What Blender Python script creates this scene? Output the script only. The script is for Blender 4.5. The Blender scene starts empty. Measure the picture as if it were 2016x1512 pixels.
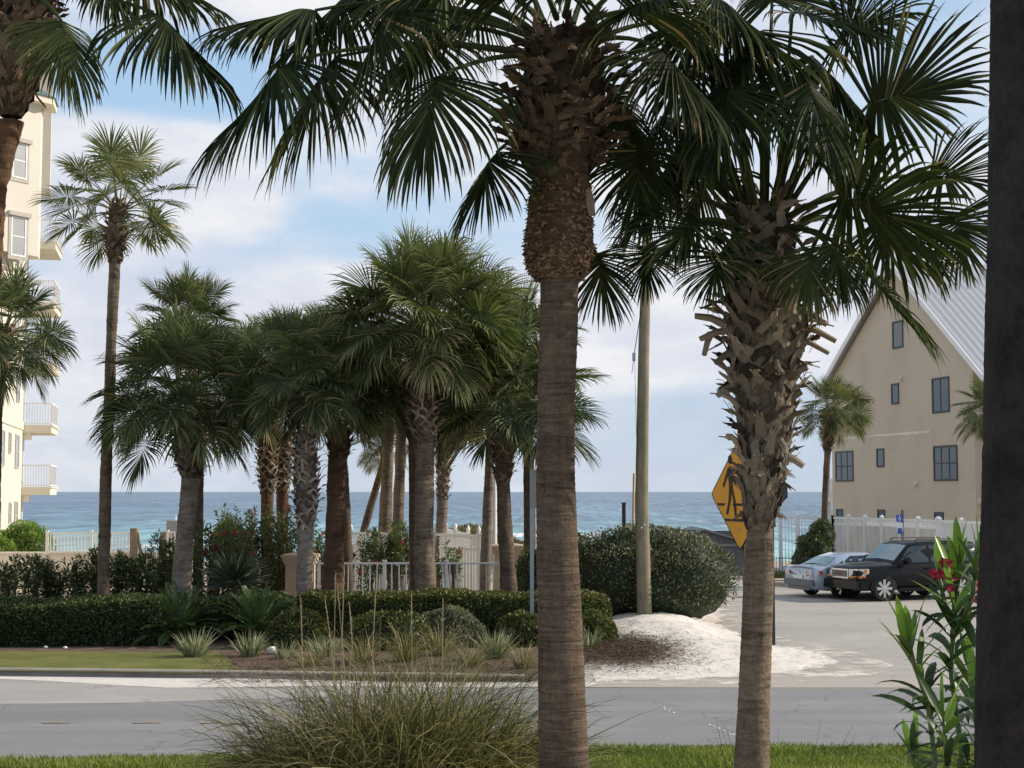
import bpy, math, random
import numpy as np
from mathutils import Vector, Matrix

SC = bpy.context.scene
COL = SC.collection
rad = math.radians
F = 2900.0            # focal length in pixels of the 2016 px wide photograph
CAMZ = 3.5
PITCH = math.atan(212 / F)
ca, sa = math.cos(PITCH), math.sin(PITCH)

# ------------------------------------------------------------------ helpers
def ray(px, py):
    u = (px - 1008) / F; v = (756 - py) / F
    return np.array([u, ca - sa * v, sa + ca * v])
def P(px, py, Y):
    r = ray(px, py); t = Y / r[1]
    return np.array([r[0] * t, Y, CAMZ + r[2] * t])
def G(px, py, z=0.0):
    r = ray(px, py); t = (z - CAMZ) / r[2]
    return np.array([r[0] * t, r[1] * t, z])
def mpp(Y): return Y / F            # metres per photo pixel at depth Y
def nrm(v):
    v = np.asarray(v, float); n = np.linalg.norm(v, axis=-1, keepdims=True)
    return v / np.maximum(n, 1e-9)

def tag(o, label=None, cat=None, group=None, kind=None):
    if label: o['label'] = label
    if cat: o['category'] = cat
    if group: o['group'] = group
    if kind: o['kind'] = kind
    return o
def root(name, label, cat, loc=(0, 0, 0), rot=0.0, group=None):
    o = bpy.data.objects.new(name, None); COL.objects.link(o)
    o.location = Vector([float(c) for c in loc]); o.rotation_euler = (0, 0, rot)
    o.empty_display_size = 0.2
    return tag(o, label, cat, group)

class MB:
    """collects geometry (world or local coordinates) for ONE mesh object"""
    def __init__(s): s.V = []; s.Fq = []; s.Fx = []; s.T = []; s.n = 0
    def add(s, V, faces, tint=0.5):
        V = np.asarray(V, float).reshape(-1, 3)
        if isinstance(faces, np.ndarray) and faces.ndim == 2 and faces.shape[1] == 4:
            s.Fq.append(faces + s.n)
        else:
            for f in faces: s.Fx.append([int(i) + s.n for i in f])
        s.V.append(V)
        t = np.asarray(tint, float)
        s.T.append(np.full(len(V), float(t)) if t.ndim == 0 else t)
        s.n += len(V)
    def box(s, a, b, tint=0.5):
        (x0, y0, z0), (x1, y1, z1) = a, b
        V = [(x0,y0,z0),(x1,y0,z0),(x1,y1,z0),(x0,y1,z0),(x0,y0,z1),(x1,y0,z1),(x1,y1,z1),(x0,y1,z1)]
        s.add(V, [(0,3,2,1),(4,5,6,7),(0,1,5,4),(1,2,6,5),(2,3,7,6),(3,0,4,7)], tint)
    def obox(s, p, q, w, h, up=(0, 0, 1), tint=0.5):
        """box beam from p to q, width w (sideways) height h (along up, centred)"""
        p = np.asarray(p, float); q = np.asarray(q, float)
        d = nrm(q - p); sd = np.cross(d, up)
        if np.linalg.norm(sd) < 1e-4: sd = np.cross(d, (1, 0, 0))
        sd = nrm(sd); u = np.cross(sd, d)
        V = []
        for c in (p, q):
            for a, b in ((-1,-1),(1,-1),(1,1),(-1,1)): V.append(c + sd*a*w/2 + u*b*h/2)
        s.add(V, [(0,1,2,3),(4,7,6,5),(0,4,5,1),(1,5,6,2),(2,6,7,3),(3,7,4,0)], tint)
    def tube(s, pts, rs, n=8, cap=True, tint=0.5):
        pts = np.asarray(pts, float); m = len(pts)
        if np.isscalar(rs): rs = [rs]*m
        V = []
        for i in range(m):
            a = pts[max(0, i-1)]; b = pts[min(m-1, i+1)]
            d = nrm(b - a)
            ref = np.array([0, 1, 0]) if abs(d[2]) > .7 else np.array([0, 0, 1.0])
            u = nrm(np.cross(d, ref)); w = np.cross(d, u)
            for k in range(n):
                t = 2*math.pi*k/n
                V.append(pts[i] + rs[i]*(u*math.cos(t) + w*math.sin(t)))
        fs = []
        for i in range(m-1):
            for k in range(n):
                fs.append((i*n+k, i*n+(k+1) % n, (i+1)*n+(k+1) % n, (i+1)*n+k))
        fx = [tuple(range(n))[::-1], tuple(range((m-1)*n, m*n))] if cap else []
        s.add(V, fs + fx, tint)
    def strap(s, pts, ws, th, nor, tint=0.5):
        """flat solid strap along pts, widths ws, thickness th, face normals nor"""
        pts = np.asarray(pts, float); m = len(pts); V = []
        nor = np.asarray(nor, float)
        if nor.ndim == 1: nor = np.tile(nor, (m, 1))
        for i in range(m):
            d = nrm(pts[min(m-1, i+1)] - pts[max(0, i-1)])
            sd = nrm(np.cross(d, nor[i])); nn = nrm(np.cross(sd, d))
            w = ws[i]/2
            V += [pts[i]-sd*w, pts[i]+nn*th*.8, pts[i]+sd*w, pts[i]-nn*th*.5]
        fs = []
        for i in range(m-1):
            for k in range(4):
                fs.append((i*4+k, i*4+(k+1) % 4, (i+1)*4+(k+1) % 4, (i+1)*4+k))
        fs += [(3,2,1,0), tuple((m-1)*4+k for k in range(4))]
        s.add(V, fs, tint)
    def prism(s, poly, off, tint=0.5):
        """polygon (3-D points) extruded by vector off"""
        poly = np.asarray(poly, float); n = len(poly)
        V = np.vstack([poly, poly + np.asarray(off, float)])
        fs = [tuple(range(n))[::-1], tuple(range(n, 2*n))]
        fs += [(i, (i+1) % n, n+(i+1) % n, n+i) for i in range(n)]
        s.add(V, fs, tint)
    def leaves(s, Pn, D, N, l, w, tint):
        """many diamond leaves folded a little, arrays"""
        Pn = np.asarray(Pn, float); D = nrm(D); N = nrm(N)
        S = nrm(np.cross(D, N)); k = len(Pn)
        l = np.broadcast_to(np.asarray(l, float), (k,))[:, None]
        w = np.broadcast_to(np.asarray(w, float), (k,))[:, None]
        V = np.stack([Pn, Pn + D*l*.45 + S*w/2, Pn + D*l - N*l*.12, Pn + D*l*.45 - S*w/2], 1).reshape(-1, 3)
        s.add(V, np.arange(4*k).reshape(-1, 4), np.repeat(np.broadcast_to(tint, (k,)), 4))
    def lathe(s, prof, c=(0, 0, 0), n=20, axis='z', tint=0.5):
        V = []; m = len(prof)
        for r, h in prof:
            for k in range(n):
                t = 2*math.pi*k/n
                if axis == 'z': V.append((c[0]+r*math.cos(t), c[1]+r*math.sin(t), c[2]+h))
                else: V.append((c[0]+r*math.cos(t), c[1]+h, c[2]+r*math.sin(t)))
        fs = [(i*n+k, i*n+(k+1) % n, (i+1)*n+(k+1) % n, (i+1)*n+k) for i in range(m-1) for k in range(n)]
        s.add(V, fs, tint)
    def build(s, name, mat, parent=None, world=True, smooth=False, label=None):
        V = np.vstack(s.V); T = np.concatenate(s.T)
        if parent is not None and world:
            V = V - np.array(parent.location)
        me = bpy.data.meshes.new(name)
        if s.Fx or not s.Fq:
            fs = [list(map(int, f)) for a in s.Fq for f in a] + s.Fx
            me.from_pydata([tuple(v) for v in V], [], fs)
        else:
            Q = np.concatenate(s.Fq).astype(np.int32)
            me.vertices.add(len(V)); me.vertices.foreach_set('co', V.astype(np.float32).ravel())
            me.loops.add(Q.size); me.loops.foreach_set('vertex_index', Q.ravel())
            me.polygons.add(len(Q)); me.polygons.foreach_set('loop_start', np.arange(0, Q.size, 4, dtype=np.int32))
            me.update(calc_edges=True)
        a = me.attributes.new('tint', 'FLOAT', 'POINT'); a.data.foreach_set('value', T.astype(np.float32))
        if smooth: me.polygons.foreach_set('use_smooth', [True]*len(me.polygons))
        me.update()
        if mat: me.materials.append(mat)
        o = bpy.data.objects.new(name, me); COL.objects.link(o)
        if parent is not None: o.parent = parent
        if label: o['label'] = label
        return o

# ------------------------------------------------------------------ materials
class NT:
    def __init__(s, name):
        s.m = bpy.data.materials.new(name); s.m.use_nodes = True
        s.t = s.m.node_tree; s.t.nodes.clear()
        s.out = s.n('ShaderNodeOutputMaterial')
    def n(s, typ, **kw):
        nd = s.t.nodes.new(typ)
        for k, v in kw.items(): setattr(nd, k, v)
        return nd
    def l(s, a, b): s.t.links.new(a, b)
    def val(s, sock, v):
        if hasattr(v, 'is_linked') or hasattr(v, 'links'): s.l(v, sock)
        else: sock.default_value = v
    def noise(s, scale, detail=4, rough=.55, vec=None, dist=0.0):
        nd = s.n('ShaderNodeTexNoise'); nd.inputs['Scale'].default_value = scale
        nd.inputs['Detail'].default_value = detail; nd.inputs['Roughness'].default_value = rough
        nd.inputs['Distortion'].default_value = dist
        if vec is not None: s.l(vec, nd.inputs['Vector'])
        return nd.outputs['Fac']
    def coord(s, scale=(1, 1, 1), kind='Object', rot=(0, 0, 0)):
        c = s.n('ShaderNodeTexCoord'); mp = s.n('ShaderNodeMapping')
        mp.inputs['Scale'].default_value = scale; mp.inputs['Rotation'].default_value = rot
        s.l(c.outputs[kind], mp.inputs['Vector']); return mp.outputs['Vector']
    def ramp(s, fac, stops):
        r = s.n('ShaderNodeValToRGB'); e = r.color_ramp.elements
        while len(e) < len(stops): e.new(.5)
        for i, (p, c) in enumerate(stops):
            e[i].position = p; e[i].color = (c[0], c[1], c[2], 1) if len(c) == 3 else c
        s.l(fac, r.inputs['Fac']); return r.outputs['Color']
    def math(s, op, a, b=0.0, c=None, clamp=False):
        nd = s.n('ShaderNodeMath', operation=op, use_clamp=clamp)
        s.val(nd.inputs[0], a); s.val(nd.inputs[1], b)
        if c is not None: s.val(nd.inputs[2], c)
        return nd.outputs[0]
    def mix(s, fac, a, b, mode='MIX'):
        nd = s.n('ShaderNodeMix', data_type='RGBA', blend_type=mode)
        s.val(nd.inputs[0], fac)
        for sock, v in ((nd.inputs[6], a), (nd.inputs[7], b)):
            if isinstance(v, tuple): sock.default_value = (v[0], v[1], v[2], 1)
            else: s.l(v, sock)
        return nd.outputs[2]
    def bsdf(s, col, rough=.6, metal=0.0, spec=.5, bump=None, bs=.3, bd=.02, coat=0.0):
        b = s.n('ShaderNodeBsdfPrincipled')
        if isinstance(col, tuple): b.inputs['Base Color'].default_value = (col[0], col[1], col[2], 1)
        else: s.l(col, b.inputs['Base Color'])
        s.val(b.inputs['Roughness'], rough); b.inputs['Metallic'].default_value = metal
        b.inputs['Specular IOR Level'].default_value = spec
        if coat: b.inputs['Coat Weight'].default_value = coat; b.inputs['Coat Roughness'].default_value = .04
        if bump is not None:
            bp = s.n('ShaderNodeBump'); bp.inputs['Strength'].default_value = bs
            bp.inputs['Distance'].default_value = bd; s.l(bump, bp.inputs['Height'])
            s.l(bp.outputs['Normal'], b.inputs['Normal'])
        return b
    def done(s, shader):
        s.l(shader.outputs[0] if hasattr(shader, 'outputs') else shader, s.out.inputs['Surface']); return s.m

def m_plain(name, col, rough=.6, metal=0.0, var=.15, scale=3.0, bump=.15, spec=.5, coat=0.0):
    t = NT(name); v = t.coord()
    f = t.noise(scale, 5, .6, v); f2 = t.noise(scale*9, 3, .6, v)
    lo = tuple(c*(1-var) for c in col); hi = tuple(min(1, c*(1+var)) for c in col)
    c = t.ramp(f, [(.3, lo), (.7, hi)])
    c = t.mix(t.math('MULTIPLY', f2, .25), c, tuple(x*(1-2*var) for x in col))
    return t.done(t.bsdf(c, rough, metal, spec, f2 if bump else None, bump, .01, coat))

def m_leaf(name, stops, rough=.45, trans=.25, spec=.4):
    t = NT(name)
    a = t.n('ShaderNodeAttribute'); a.attribute_name = 'tint'
    v = t.coord()
    f = t.math('ADD', a.outputs['Fac'], t.math('MULTIPLY', t.math('SUBTRACT', t.noise(1.7, 3, .6, v), .5), .35))
    c = t.ramp(f, stops)
    b = t.bsdf(c, rough, 0, spec)
    tr = t.n('ShaderNodeBsdfTranslucent')
    tc = t.mix(1.0, c, (1.2, 1.4, .75), 'MULTIPLY'); t.l(tc, tr.inputs['Color'])
    mx = t.n('ShaderNodeMixShader'); mx.inputs[0].default_value = trans
    t.l(b.outputs[0], mx.inputs[1]); t.l(tr.outputs[0], mx.inputs[2])
    return t.done(mx)

def m_trunk(name, dark, light, ring=14.0, crack=True):
    t = NT(name); v = t.coord(); 
    vs = t.coord((9, 9, 1.1))                       # vertical cracks
    vr = t.coord((2.0, 2.0, ring))                    # horizontal rings
    n1 = t.noise(1.0, 4, .6, vr, 1.6); n2 = t.noise(1.6, 7, .75, vs, .8); n3 = t.noise(1.8, 6, .7, v, .5); n4 = t.noise(38, 3, .7, v)
    f = t.math('ADD', t.math('MULTIPLY', n1, .32), t.math('ADD', t.math('MULTIPLY', n2, .16), t.math('MULTIPLY', n3, .36)))
    f = t.math('ADD', f, t.math('MULTIPLY', n4, .20))
    mid = tuple((a+b)/2 for a, b in zip(dark, light))
    c = t.ramp(f, [(.41, dark), (.53, mid), (.64, light)])
    h = t.math('ADD', t.math('MULTIPLY', n1, 1.3), t.math('ADD', t.math('MULTIPLY', n2, .5), t.math('MULTIPLY', n4, .5)))
    return t.done(t.bsdf(c, .9, 0, .15, h, .8, .03))

def m_boot(name, dark, light):
    t = NT(name); a = t.n('ShaderNodeAttribute'); a.attribute_name = 'tint'
    v = t.coord((22, 22, 7)); n = t.noise(1.7, 7, .75, v, .8)
    f = t.math('ADD', t.math('MULTIPLY', a.outputs['Fac'], .75), t.math('MULTIPLY', t.math('SUBTRACT', n, .25), .62))
    c = t.ramp(f, [(.15, dark), (.5, tuple((x+y)/2.2 for x, y in zip(dark, light))), (.95, light)])
    return t.done(t.bsdf(c, .85, 0, .2, n, .6, .02))

M = {}
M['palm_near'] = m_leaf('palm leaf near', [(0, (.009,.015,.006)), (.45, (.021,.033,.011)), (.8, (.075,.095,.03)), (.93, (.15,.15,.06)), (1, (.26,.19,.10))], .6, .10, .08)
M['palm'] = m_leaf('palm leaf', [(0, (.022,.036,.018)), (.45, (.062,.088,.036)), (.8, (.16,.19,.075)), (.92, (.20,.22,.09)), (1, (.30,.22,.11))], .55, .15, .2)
M['palm_olive'] = m_leaf('palm leaf olive', [(0, (.034,.050,.020)), (.45, (.090,.112,.040)), (.8, (.20,.215,.085)), (.92, (.25,.25,.10)), (1, (.34,.26,.14))], .55, .18, .2)
M['petiole'] = m_plain('palm stalk', (.10,.10,.045), .5, var=.4)
M['petiole_dry'] = m_plain('dry palm stalk', (.30,.20,.10), .7, var=.4)
M['trunk_brown'] = m_trunk('brown ringed palm bark', (.036,.026,.019), (.205,.15,.108), 22)
M['trunk_red'] = m_trunk('reddish palm bark', (.045,.025,.017), (.20,.12,.075), 18)
M['trunk_grey'] = m_trunk('grey palm bark', (.08,.065,.052), (.34,.29,.24), 12)
M['trunk_tan'] = m_trunk('tan palm bark', (.05,.038,.028), (.29,.225,.16), 14)
M['trunk_dark'] = m_trunk('dark shaded bark', (.010,.009,.009), (.050,.042,.038), 3)  # the shade this trunk stands in is put into the bark colour
M['boot_grey'] = m_boot('grey leaf bases', (.028,.021,.016), (.42,.35,.26))
M['boot_brown'] = m_boot('brown leaf bases', (.028,.018,.012), (.26,.18,.115))
M['boot_far'] = m_boot('far leaf bases', (.05,.036,.026), (.44,.36,.27))
M['fibre'] = m_boot('fibrous brown bark', (.022,.014,.010), (.30,.19,.11))
M['hedge'] = m_leaf('hedge leaf', [(0, (.012,.018,.008)), (.5, (.060,.082,.022)), (.85, (.13,.14,.030)), (1, (.24,.18,.05))], .5, .12, .35)
M['hedge_dark'] = m_leaf('dark hedge leaf', [(0, (.010,.016,.008)), (.5, (.038,.058,.020)), (1, (.12,.15,.045))], .5, .12, .3)
M['silver'] = m_leaf('silvery shrub leaf', [(0, (.02,.03,.012)), (.4, (.07,.085,.035)), (.8, (.21,.21,.12)), (1, (.36,.35,.22))], .6, .12, .3)
M['bright'] = m_leaf('bright green leaf', [(0, (.03,.06,.01)), (.5, (.12,.20,.03)), (1, (.26,.36,.07))], .55, .25, .3)
M['oleander'] = m_leaf('oleander leaf', [(0, (.016,.030,.013)), (.5, (.052,.088,.032)), (1, (.16,.21,.07))], .45, .2, .4)
M['oleander_near'] = m_leaf('near oleander leaf', [(0, (.012,.026,.010)), (.45, (.032,.065,.018)), (.75, (.085,.16,.03)), (1, (.22,.36,.06))], .36, .32, .4)
M['sago'] = m_leaf('sago leaf', [(0, (.010,.022,.008)), (.5, (.035,.07,.018)), (1, (.10,.16,.04))], .4, .12, .4)
M['yucca'] = m_leaf('sword leaf', [(0, (.02,.035,.022)), (.5, (.06,.085,.05)), (1, (.15,.18,.11))], .5, .1, .35)
M['varieg'] = m_leaf('striped grass leaf', [(0, (.05,.06,.025)), (.4, (.17,.19,.10)), (.8, (.42,.42,.28)), (1, (.55,.50,.36))], .6, .2, .3)
M['dry_grass'] = m_leaf('dry grass', [(0, (.06,.055,.025)), (.5, (.20,.17,.085)), (1, (.42,.36,.21))], .7, .2, .2)
M['clump'] = m_leaf('arching grass', [(0, (.026,.032,.010)), (.35, (.075,.080,.024)), (.62, (.17,.155,.060)), (.85, (.32,.255,.125)), (1, (.48,.39,.22))], .55, .22, .3)
M['lawn_blade'] = m_leaf('lawn blades', [(0, (.045,.07,.014)), (.5, (.15,.20,.035)), (.85, (.28,.31,.07)), (1, (.38,.34,.14))], .55, .3, .3)
M['litter'] = m_leaf('brown litter', [(0, (.05,.035,.025)), (.5, (.15,.105,.075)), (1, (.34,.27,.19))], .8, .1, .1)
M['straw'] = m_plain('seed stalk', (.42,.34,.20), .8)
M['stem'] = m_plain('shrub stem', (.10,.075,.05), .8, var=.3)
M['stem_green'] = m_plain('green stem', (.10,.15,.05), .5, var=.25)
M['flower'] = m_leaf('pink red petals', [(0, (.16,.008,.03)), (.5, (.38,.025,.06)), (1, (.60,.10,.12))], .6, .25, .2)
M['white'] = m_plain('white vinyl', (.80,.80,.80), .45, var=.05, scale=2)
M['cream'] = m_plain('cream stucco', (.63,.59,.52), .9, var=.05, scale=.6, bump=.3)
M['cream_light'] = m_plain('pale cream trim', (.70,.64,.52), .8, var=.05, scale=.8)
M['trim_grey'] = m_plain('grey window trim', (.42,.38,.34), .7, var=.06)
def m_stucco():
    t = NT('tan stucco'); v = t.coord(); vs = t.coord((2.2, 2.2, .25)); f = t.noise(.35, 6, .65, v); g = t.noise(.5, 5, .6, vs); h = t.noise(30, 3, .6, v)
    k = t.math('ADD', t.math('MULTIPLY', f, .75), t.math('MULTIPLY', g, .25))
    c = t.ramp(k, [(.34, (.50,.43,.34)), (.47, (.57,.49,.39)), (.62, (.60,.52,.415))])
    return t.done(t.bsdf(t.mix(t.math('MULTIPLY', h, .2), c, (.42,.34,.26)), .95, 0, .2, h, .5, .02))
M['tan'] = m_stucco()
M['tan_patch'] = m_plain('pale stucco patch', (.74,.67,.56), .95, var=.12, scale=2)
M['pillar'] = m_plain('beige stucco pillar', (.46,.37,.27), .9, var=.07, scale=2)
M['wall_pale'] = m_plain('pale garden wall', (.74,.69,.62), .9, var=.06)
M['green_roof'] = m_plain('green metal roof', (.12,.19,.16), .45, var=.1, metal=.3)
M['roof_grey'] = None
M['glass'] = m_plain('dark window glass', (.035,.05,.07), .06, var=.2, scale=.6, bump=0, spec=.9)
M['glass_pale'] = m_plain('pale curtained window', (.34,.36,.36), .25, var=.1, scale=1.5, bump=0, spec=.7)
M['frame_dark'] = m_plain('dark window frame', (.035,.035,.04), .5)
M['galv'] = m_plain('galvanised steel', (.30,.34,.38), .45, metal=.5, var=.12, scale=6)
M['metal_dark'] = m_plain('dark metal', (.03,.032,.035), .5, var=.2)
M['wood_old'] = m_trunk('weathered wood', (.12,.10,.07), (.34,.30,.22), 2)
M['pole_wood'] = m_trunk('utility pole wood', (.15,.13,.085), (.34,.30,.20), .5)
M['shed'] = m_plain('grey shed wall', (.12,.125,.135), .8, var=.08)
M['shed_roof'] = m_plain('grey shed roof', (.22,.22,.22), .8, var=.1)
M['yellow'] = m_plain('sign yellow', (.85,.36,.02), .5, var=.06, scale=4)
M['black'] = m_plain('sign black', (.015,.014,.013), .6, var=.2)
M['blue'] = m_plain('sign blue', (.03,.10,.42), .4)
M['orange_paint'] = m_plain('orange stake paint', (.60,.30,.06), .6)
M['tyre'] = m_plain('rubber tyre', (.012,.012,.013), .85, var=.2)
M['chrome'] = m_plain('bright alloy', (.62,.62,.63), .22, metal=.9, var=.05, bump=0)
M['paint_black'] = m_plain('black car paint', (.004,.004,.005), .22, var=.1, bump=0, coat=.15, spec=.25)
M['paint_silver'] = m_plain('silver blue car paint', (.40,.48,.58), .28, metal=.35, var=.04, bump=0, coat=.8)
M['plastic_grey'] = m_plain('grey bumper plastic', (.14,.15,.17), .5)
M['carglass'] = m_plain('car glass', (.02,.028,.032), .04, var=.1, bump=0, spec=1.0)
M['windscreen'] = m_plain('pale windscreen glass', (.25,.34,.34), .08, var=.2, scale=2, bump=0, spec=1.0)
M['lamp_clear'] = m_plain('clear lamp', (.75,.75,.72), .12, var=.1, bump=0, spec=.9)
M['lamp_orange'] = m_plain('orange lamp', (.80,.26,.04), .15, bump=0, spec=.9)
M['lamp_red'] = m_plain('red lamp', (.40,.015,.02), .12, bump=0, spec=.9)
M['concrete'] = m_plain('concrete kerb', (.33,.295,.25), .9, var=.2, scale=2.5, bump=.3)

def m_roof():
    t = NT('pale ribbed metal roof'); v = t.coord((1, 1, 1))
    w = t.n('ShaderNodeTexWave'); w.wave_type = 'BANDS'; w.bands_direction = 'X'
    w.inputs['Scale'].default_value = .8; t.l(v, w.inputs['Vector'])
    c = t.ramp(w.outputs['Fac'], [(.0, (.38,.39,.40)), (.10, (.42,.43,.44)), (1, (.43,.44,.45))])
    return t.done(t.bsdf(c, .4, .3, .5, w.outputs['Fac'], .4, .05))
M['roof_grey'] = m_roof()

def m_asphalt(name, base, patch):
    t = NT(name); v = t.coord(); vs = t.coord((.12, 1.4, 1))
    f = t.noise(1.0, 5, .6, vs); g = t.noise(160, 2, .5, v); k = t.noise(.5, 4, .6, v)
    c = t.ramp(f, [(.3, tuple(x*.86 for x in base)), (.55, base), (.75, patch)])
    c = t.mix(t.math('MULTIPLY', t.math('GREATER_THAN', k, .60), .25), c, patch)
    st = t.noise(1.0, 4, .6, t.coord((.03, .9, 1))); c = t.mix(t.math('MULTIPLY', t.math('SUBTRACT', st, .47), 2.6, clamp=True), c, tuple(x*.6 for x in base))
    oil = t.noise(.9, 5, .6, t.coord((.6, 1.1, 1))); c = t.mix(t.math('MULTIPLY', t.math('SUBTRACT', oil, .62), 3.0, clamp=True), c, tuple(x*.45 for x in base))
    dus = t.noise(.35, 6, .7, v); c = t.mix(t.math('MULTIPLY', t.math('SUBTRACT', dus, .52), 2.2, clamp=True), c, tuple(x*1.35 for x in patch))
    c = t.mix(.35, c, t.ramp(g, [(.3, tuple(x*.5 for x in base)), (.7, tuple(x*1.5 for x in base))]))
    vor = t.n('ShaderNodeTexVoronoi'); vor.feature = 'DISTANCE_TO_EDGE'; vor.inputs['Scale'].default_value = .32
    vd = t.n('ShaderNodeVectorMath', operation='ADD'); nz = t.n('ShaderNodeTexNoise'); nz.inputs['Scale'].default_value = 1.5
    t.l(v, nz.inputs['Vector']); t.l(v, vd.inputs[0]); t.l(nz.outputs['Color'], vd.inputs[1]); t.l(vd.outputs[0], vor.inputs['Vector'])
    cr = t.math('LESS_THAN', vor.outputs['Distance'], .006)
    c = t.mix(t.math('MULTIPLY', cr, .30), c, tuple(x*.35 for x in base))
    return t.done(t.bsdf(c, .85, 0, .3, g, .4, .004))
M['asphalt'] = m_asphalt('worn asphalt', (.238,.236,.236), (.30,.296,.292))
M['asphalt_pale'] = m_asphalt('dusty pale asphalt', (.37,.355,.335), (.46,.44,.41))
M['lot'] = m_asphalt('sandy paved lot', (.38,.355,.32), (.50,.465,.415))

def m_sand(name, a, b, bump=.6, debris=False):
    t = NT(name); v = t.coord(); f = t.noise(2.2, 6, .65, v); g = t.noise(60, 3, .6, v); d = t.noise(7, 6, .7, v)
    c = t.ramp(f, [(.3, a), (.7, b)])
    if debris:
        c = t.mix(t.math('MULTIPLY', t.math('GREATER_THAN', d, .60), .65), c, (.20,.17,.13))
        c = t.mix(t.math('MULTIPLY', t.math('GREATER_THAN', g, .66), .35), c, (.25,.20,.15))
    return t.done(t.bsdf(c, .95, 0, .1, t.math('ADD', f, t.math('MULTIPLY', d, .6)), bump*.7, .05))
M['sand'] = m_sand('white beach sand', (.66,.60,.53), (.80,.75,.68), 1.0, True)
M['sand_clean'] = m_sand('spilled sand', (.58,.54,.49), (.74,.70,.64), .3)
M['ground'] = m_sand('sandy soil', (.34,.30,.22), (.50,.44,.34), .4)
M['mulch'] = m_sand('brown mulch', (.09,.065,.048), (.21,.155,.115), 1.0)

def m_grass(name, a, b, c3):
    t = NT(name); v = t.coord(); f = t.noise(1.1, 5, .65, v); g = t.noise(45, 3, .7, v)
    c = t.ramp(f, [(.32, a), (.52, b), (.72, c3)])
    c = t.mix(t.math('MULTIPLY', g, .6), c, tuple(x*.35 for x in a))
    return t.done(t.bsdf(c, .9, 0, .15, g, 1.0, .03))
M['lawn'] = m_grass('lawn', (.09,.15,.03), (.15,.20,.045), (.24,.24,.07))
M['lawn_far'] = m_grass('verge lawn', (.15,.18,.05), (.24,.25,.08), (.33,.30,.12))

def m_sea():
    t = NT('sea water'); v = t.coord()
    sx = t.n('ShaderNodeSeparateXYZ'); t.l(v, sx.inputs[0])
    y = sx.outputs['Y']
    # depth colour bands of the real seabed: pale sand bar near, deep water beyond
    ld = t.math('DIVIDE', t.math('LOGARITHM', t.math('MAXIMUM', y, 10.0), 10.0), 4.0)   # log10(Y)/4
    nz = t.noise(1.0, 9, .66, t.coord((.22, .024, 1)), .3)
    nl = t.noise(1.0, 6, .6, t.coord((.012, .0035, 1)))
    nf = t.noise(1.0, 6, .6, t.coord((.0015, .003, 1)))
    f = t.math('ADD', ld, t.math('MULTIPLY', t.math('SUBTRACT', nf, .5), .06))
    c = t.ramp(f, [(.560, (.20,.42,.43)), (.605, (.15,.34,.38)), (.655, (.09,.20,.28)), (.74, (.075,.155,.24)), (1, (.10,.18,.26))])
    w_ = t.math('ADD', t.math('MULTIPLY', nz, .65), t.math('MULTIPLY', nl, .35))
    dk = t.ramp(w_, [(.43, (.34,.38,.46)), (.48, (.78,.82,.87)), (.53, (1.15,1.12,1.08)), (.59, (1.8,1.65,1.55))])  # ripple shading and sky reflection painted into the water colour
    c = t.mix(1.0, c, dk, 'MULTIPLY')
    n2 = t.noise(1.0, 5, .65, t.coord((.16, .030, 1))); n3 = t.noise(1.0, 3, .5, t.coord((.008, .008, 1)))
    cap = t.math('GREATER_THAN', t.math('ADD', n2, t.math('MULTIPLY', n3, .25)), .775)
    c = t.mix(t.math('MULTIPLY', cap, .8), c, (.80,.82,.84))
    b = t.bsdf(c, .35, 0, .35, nz, 1.0, 1.2)
    return t.done(b)
M['sea'] = m_sea()
def m_foam():
    t = NT('surf foam'); f = t.noise(1.0, 8, .7, t.coord((.08, .25, 1)))
    c = t.ramp(f, [(.35, (.30,.55,.54)), (.5, (.80,.83,.83)), (1, (.86,.88,.88))])
    return t.done(t.bsdf(c, .7, 0, .2, f, .8, .3))
M['foam'] = m_foam()

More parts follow.
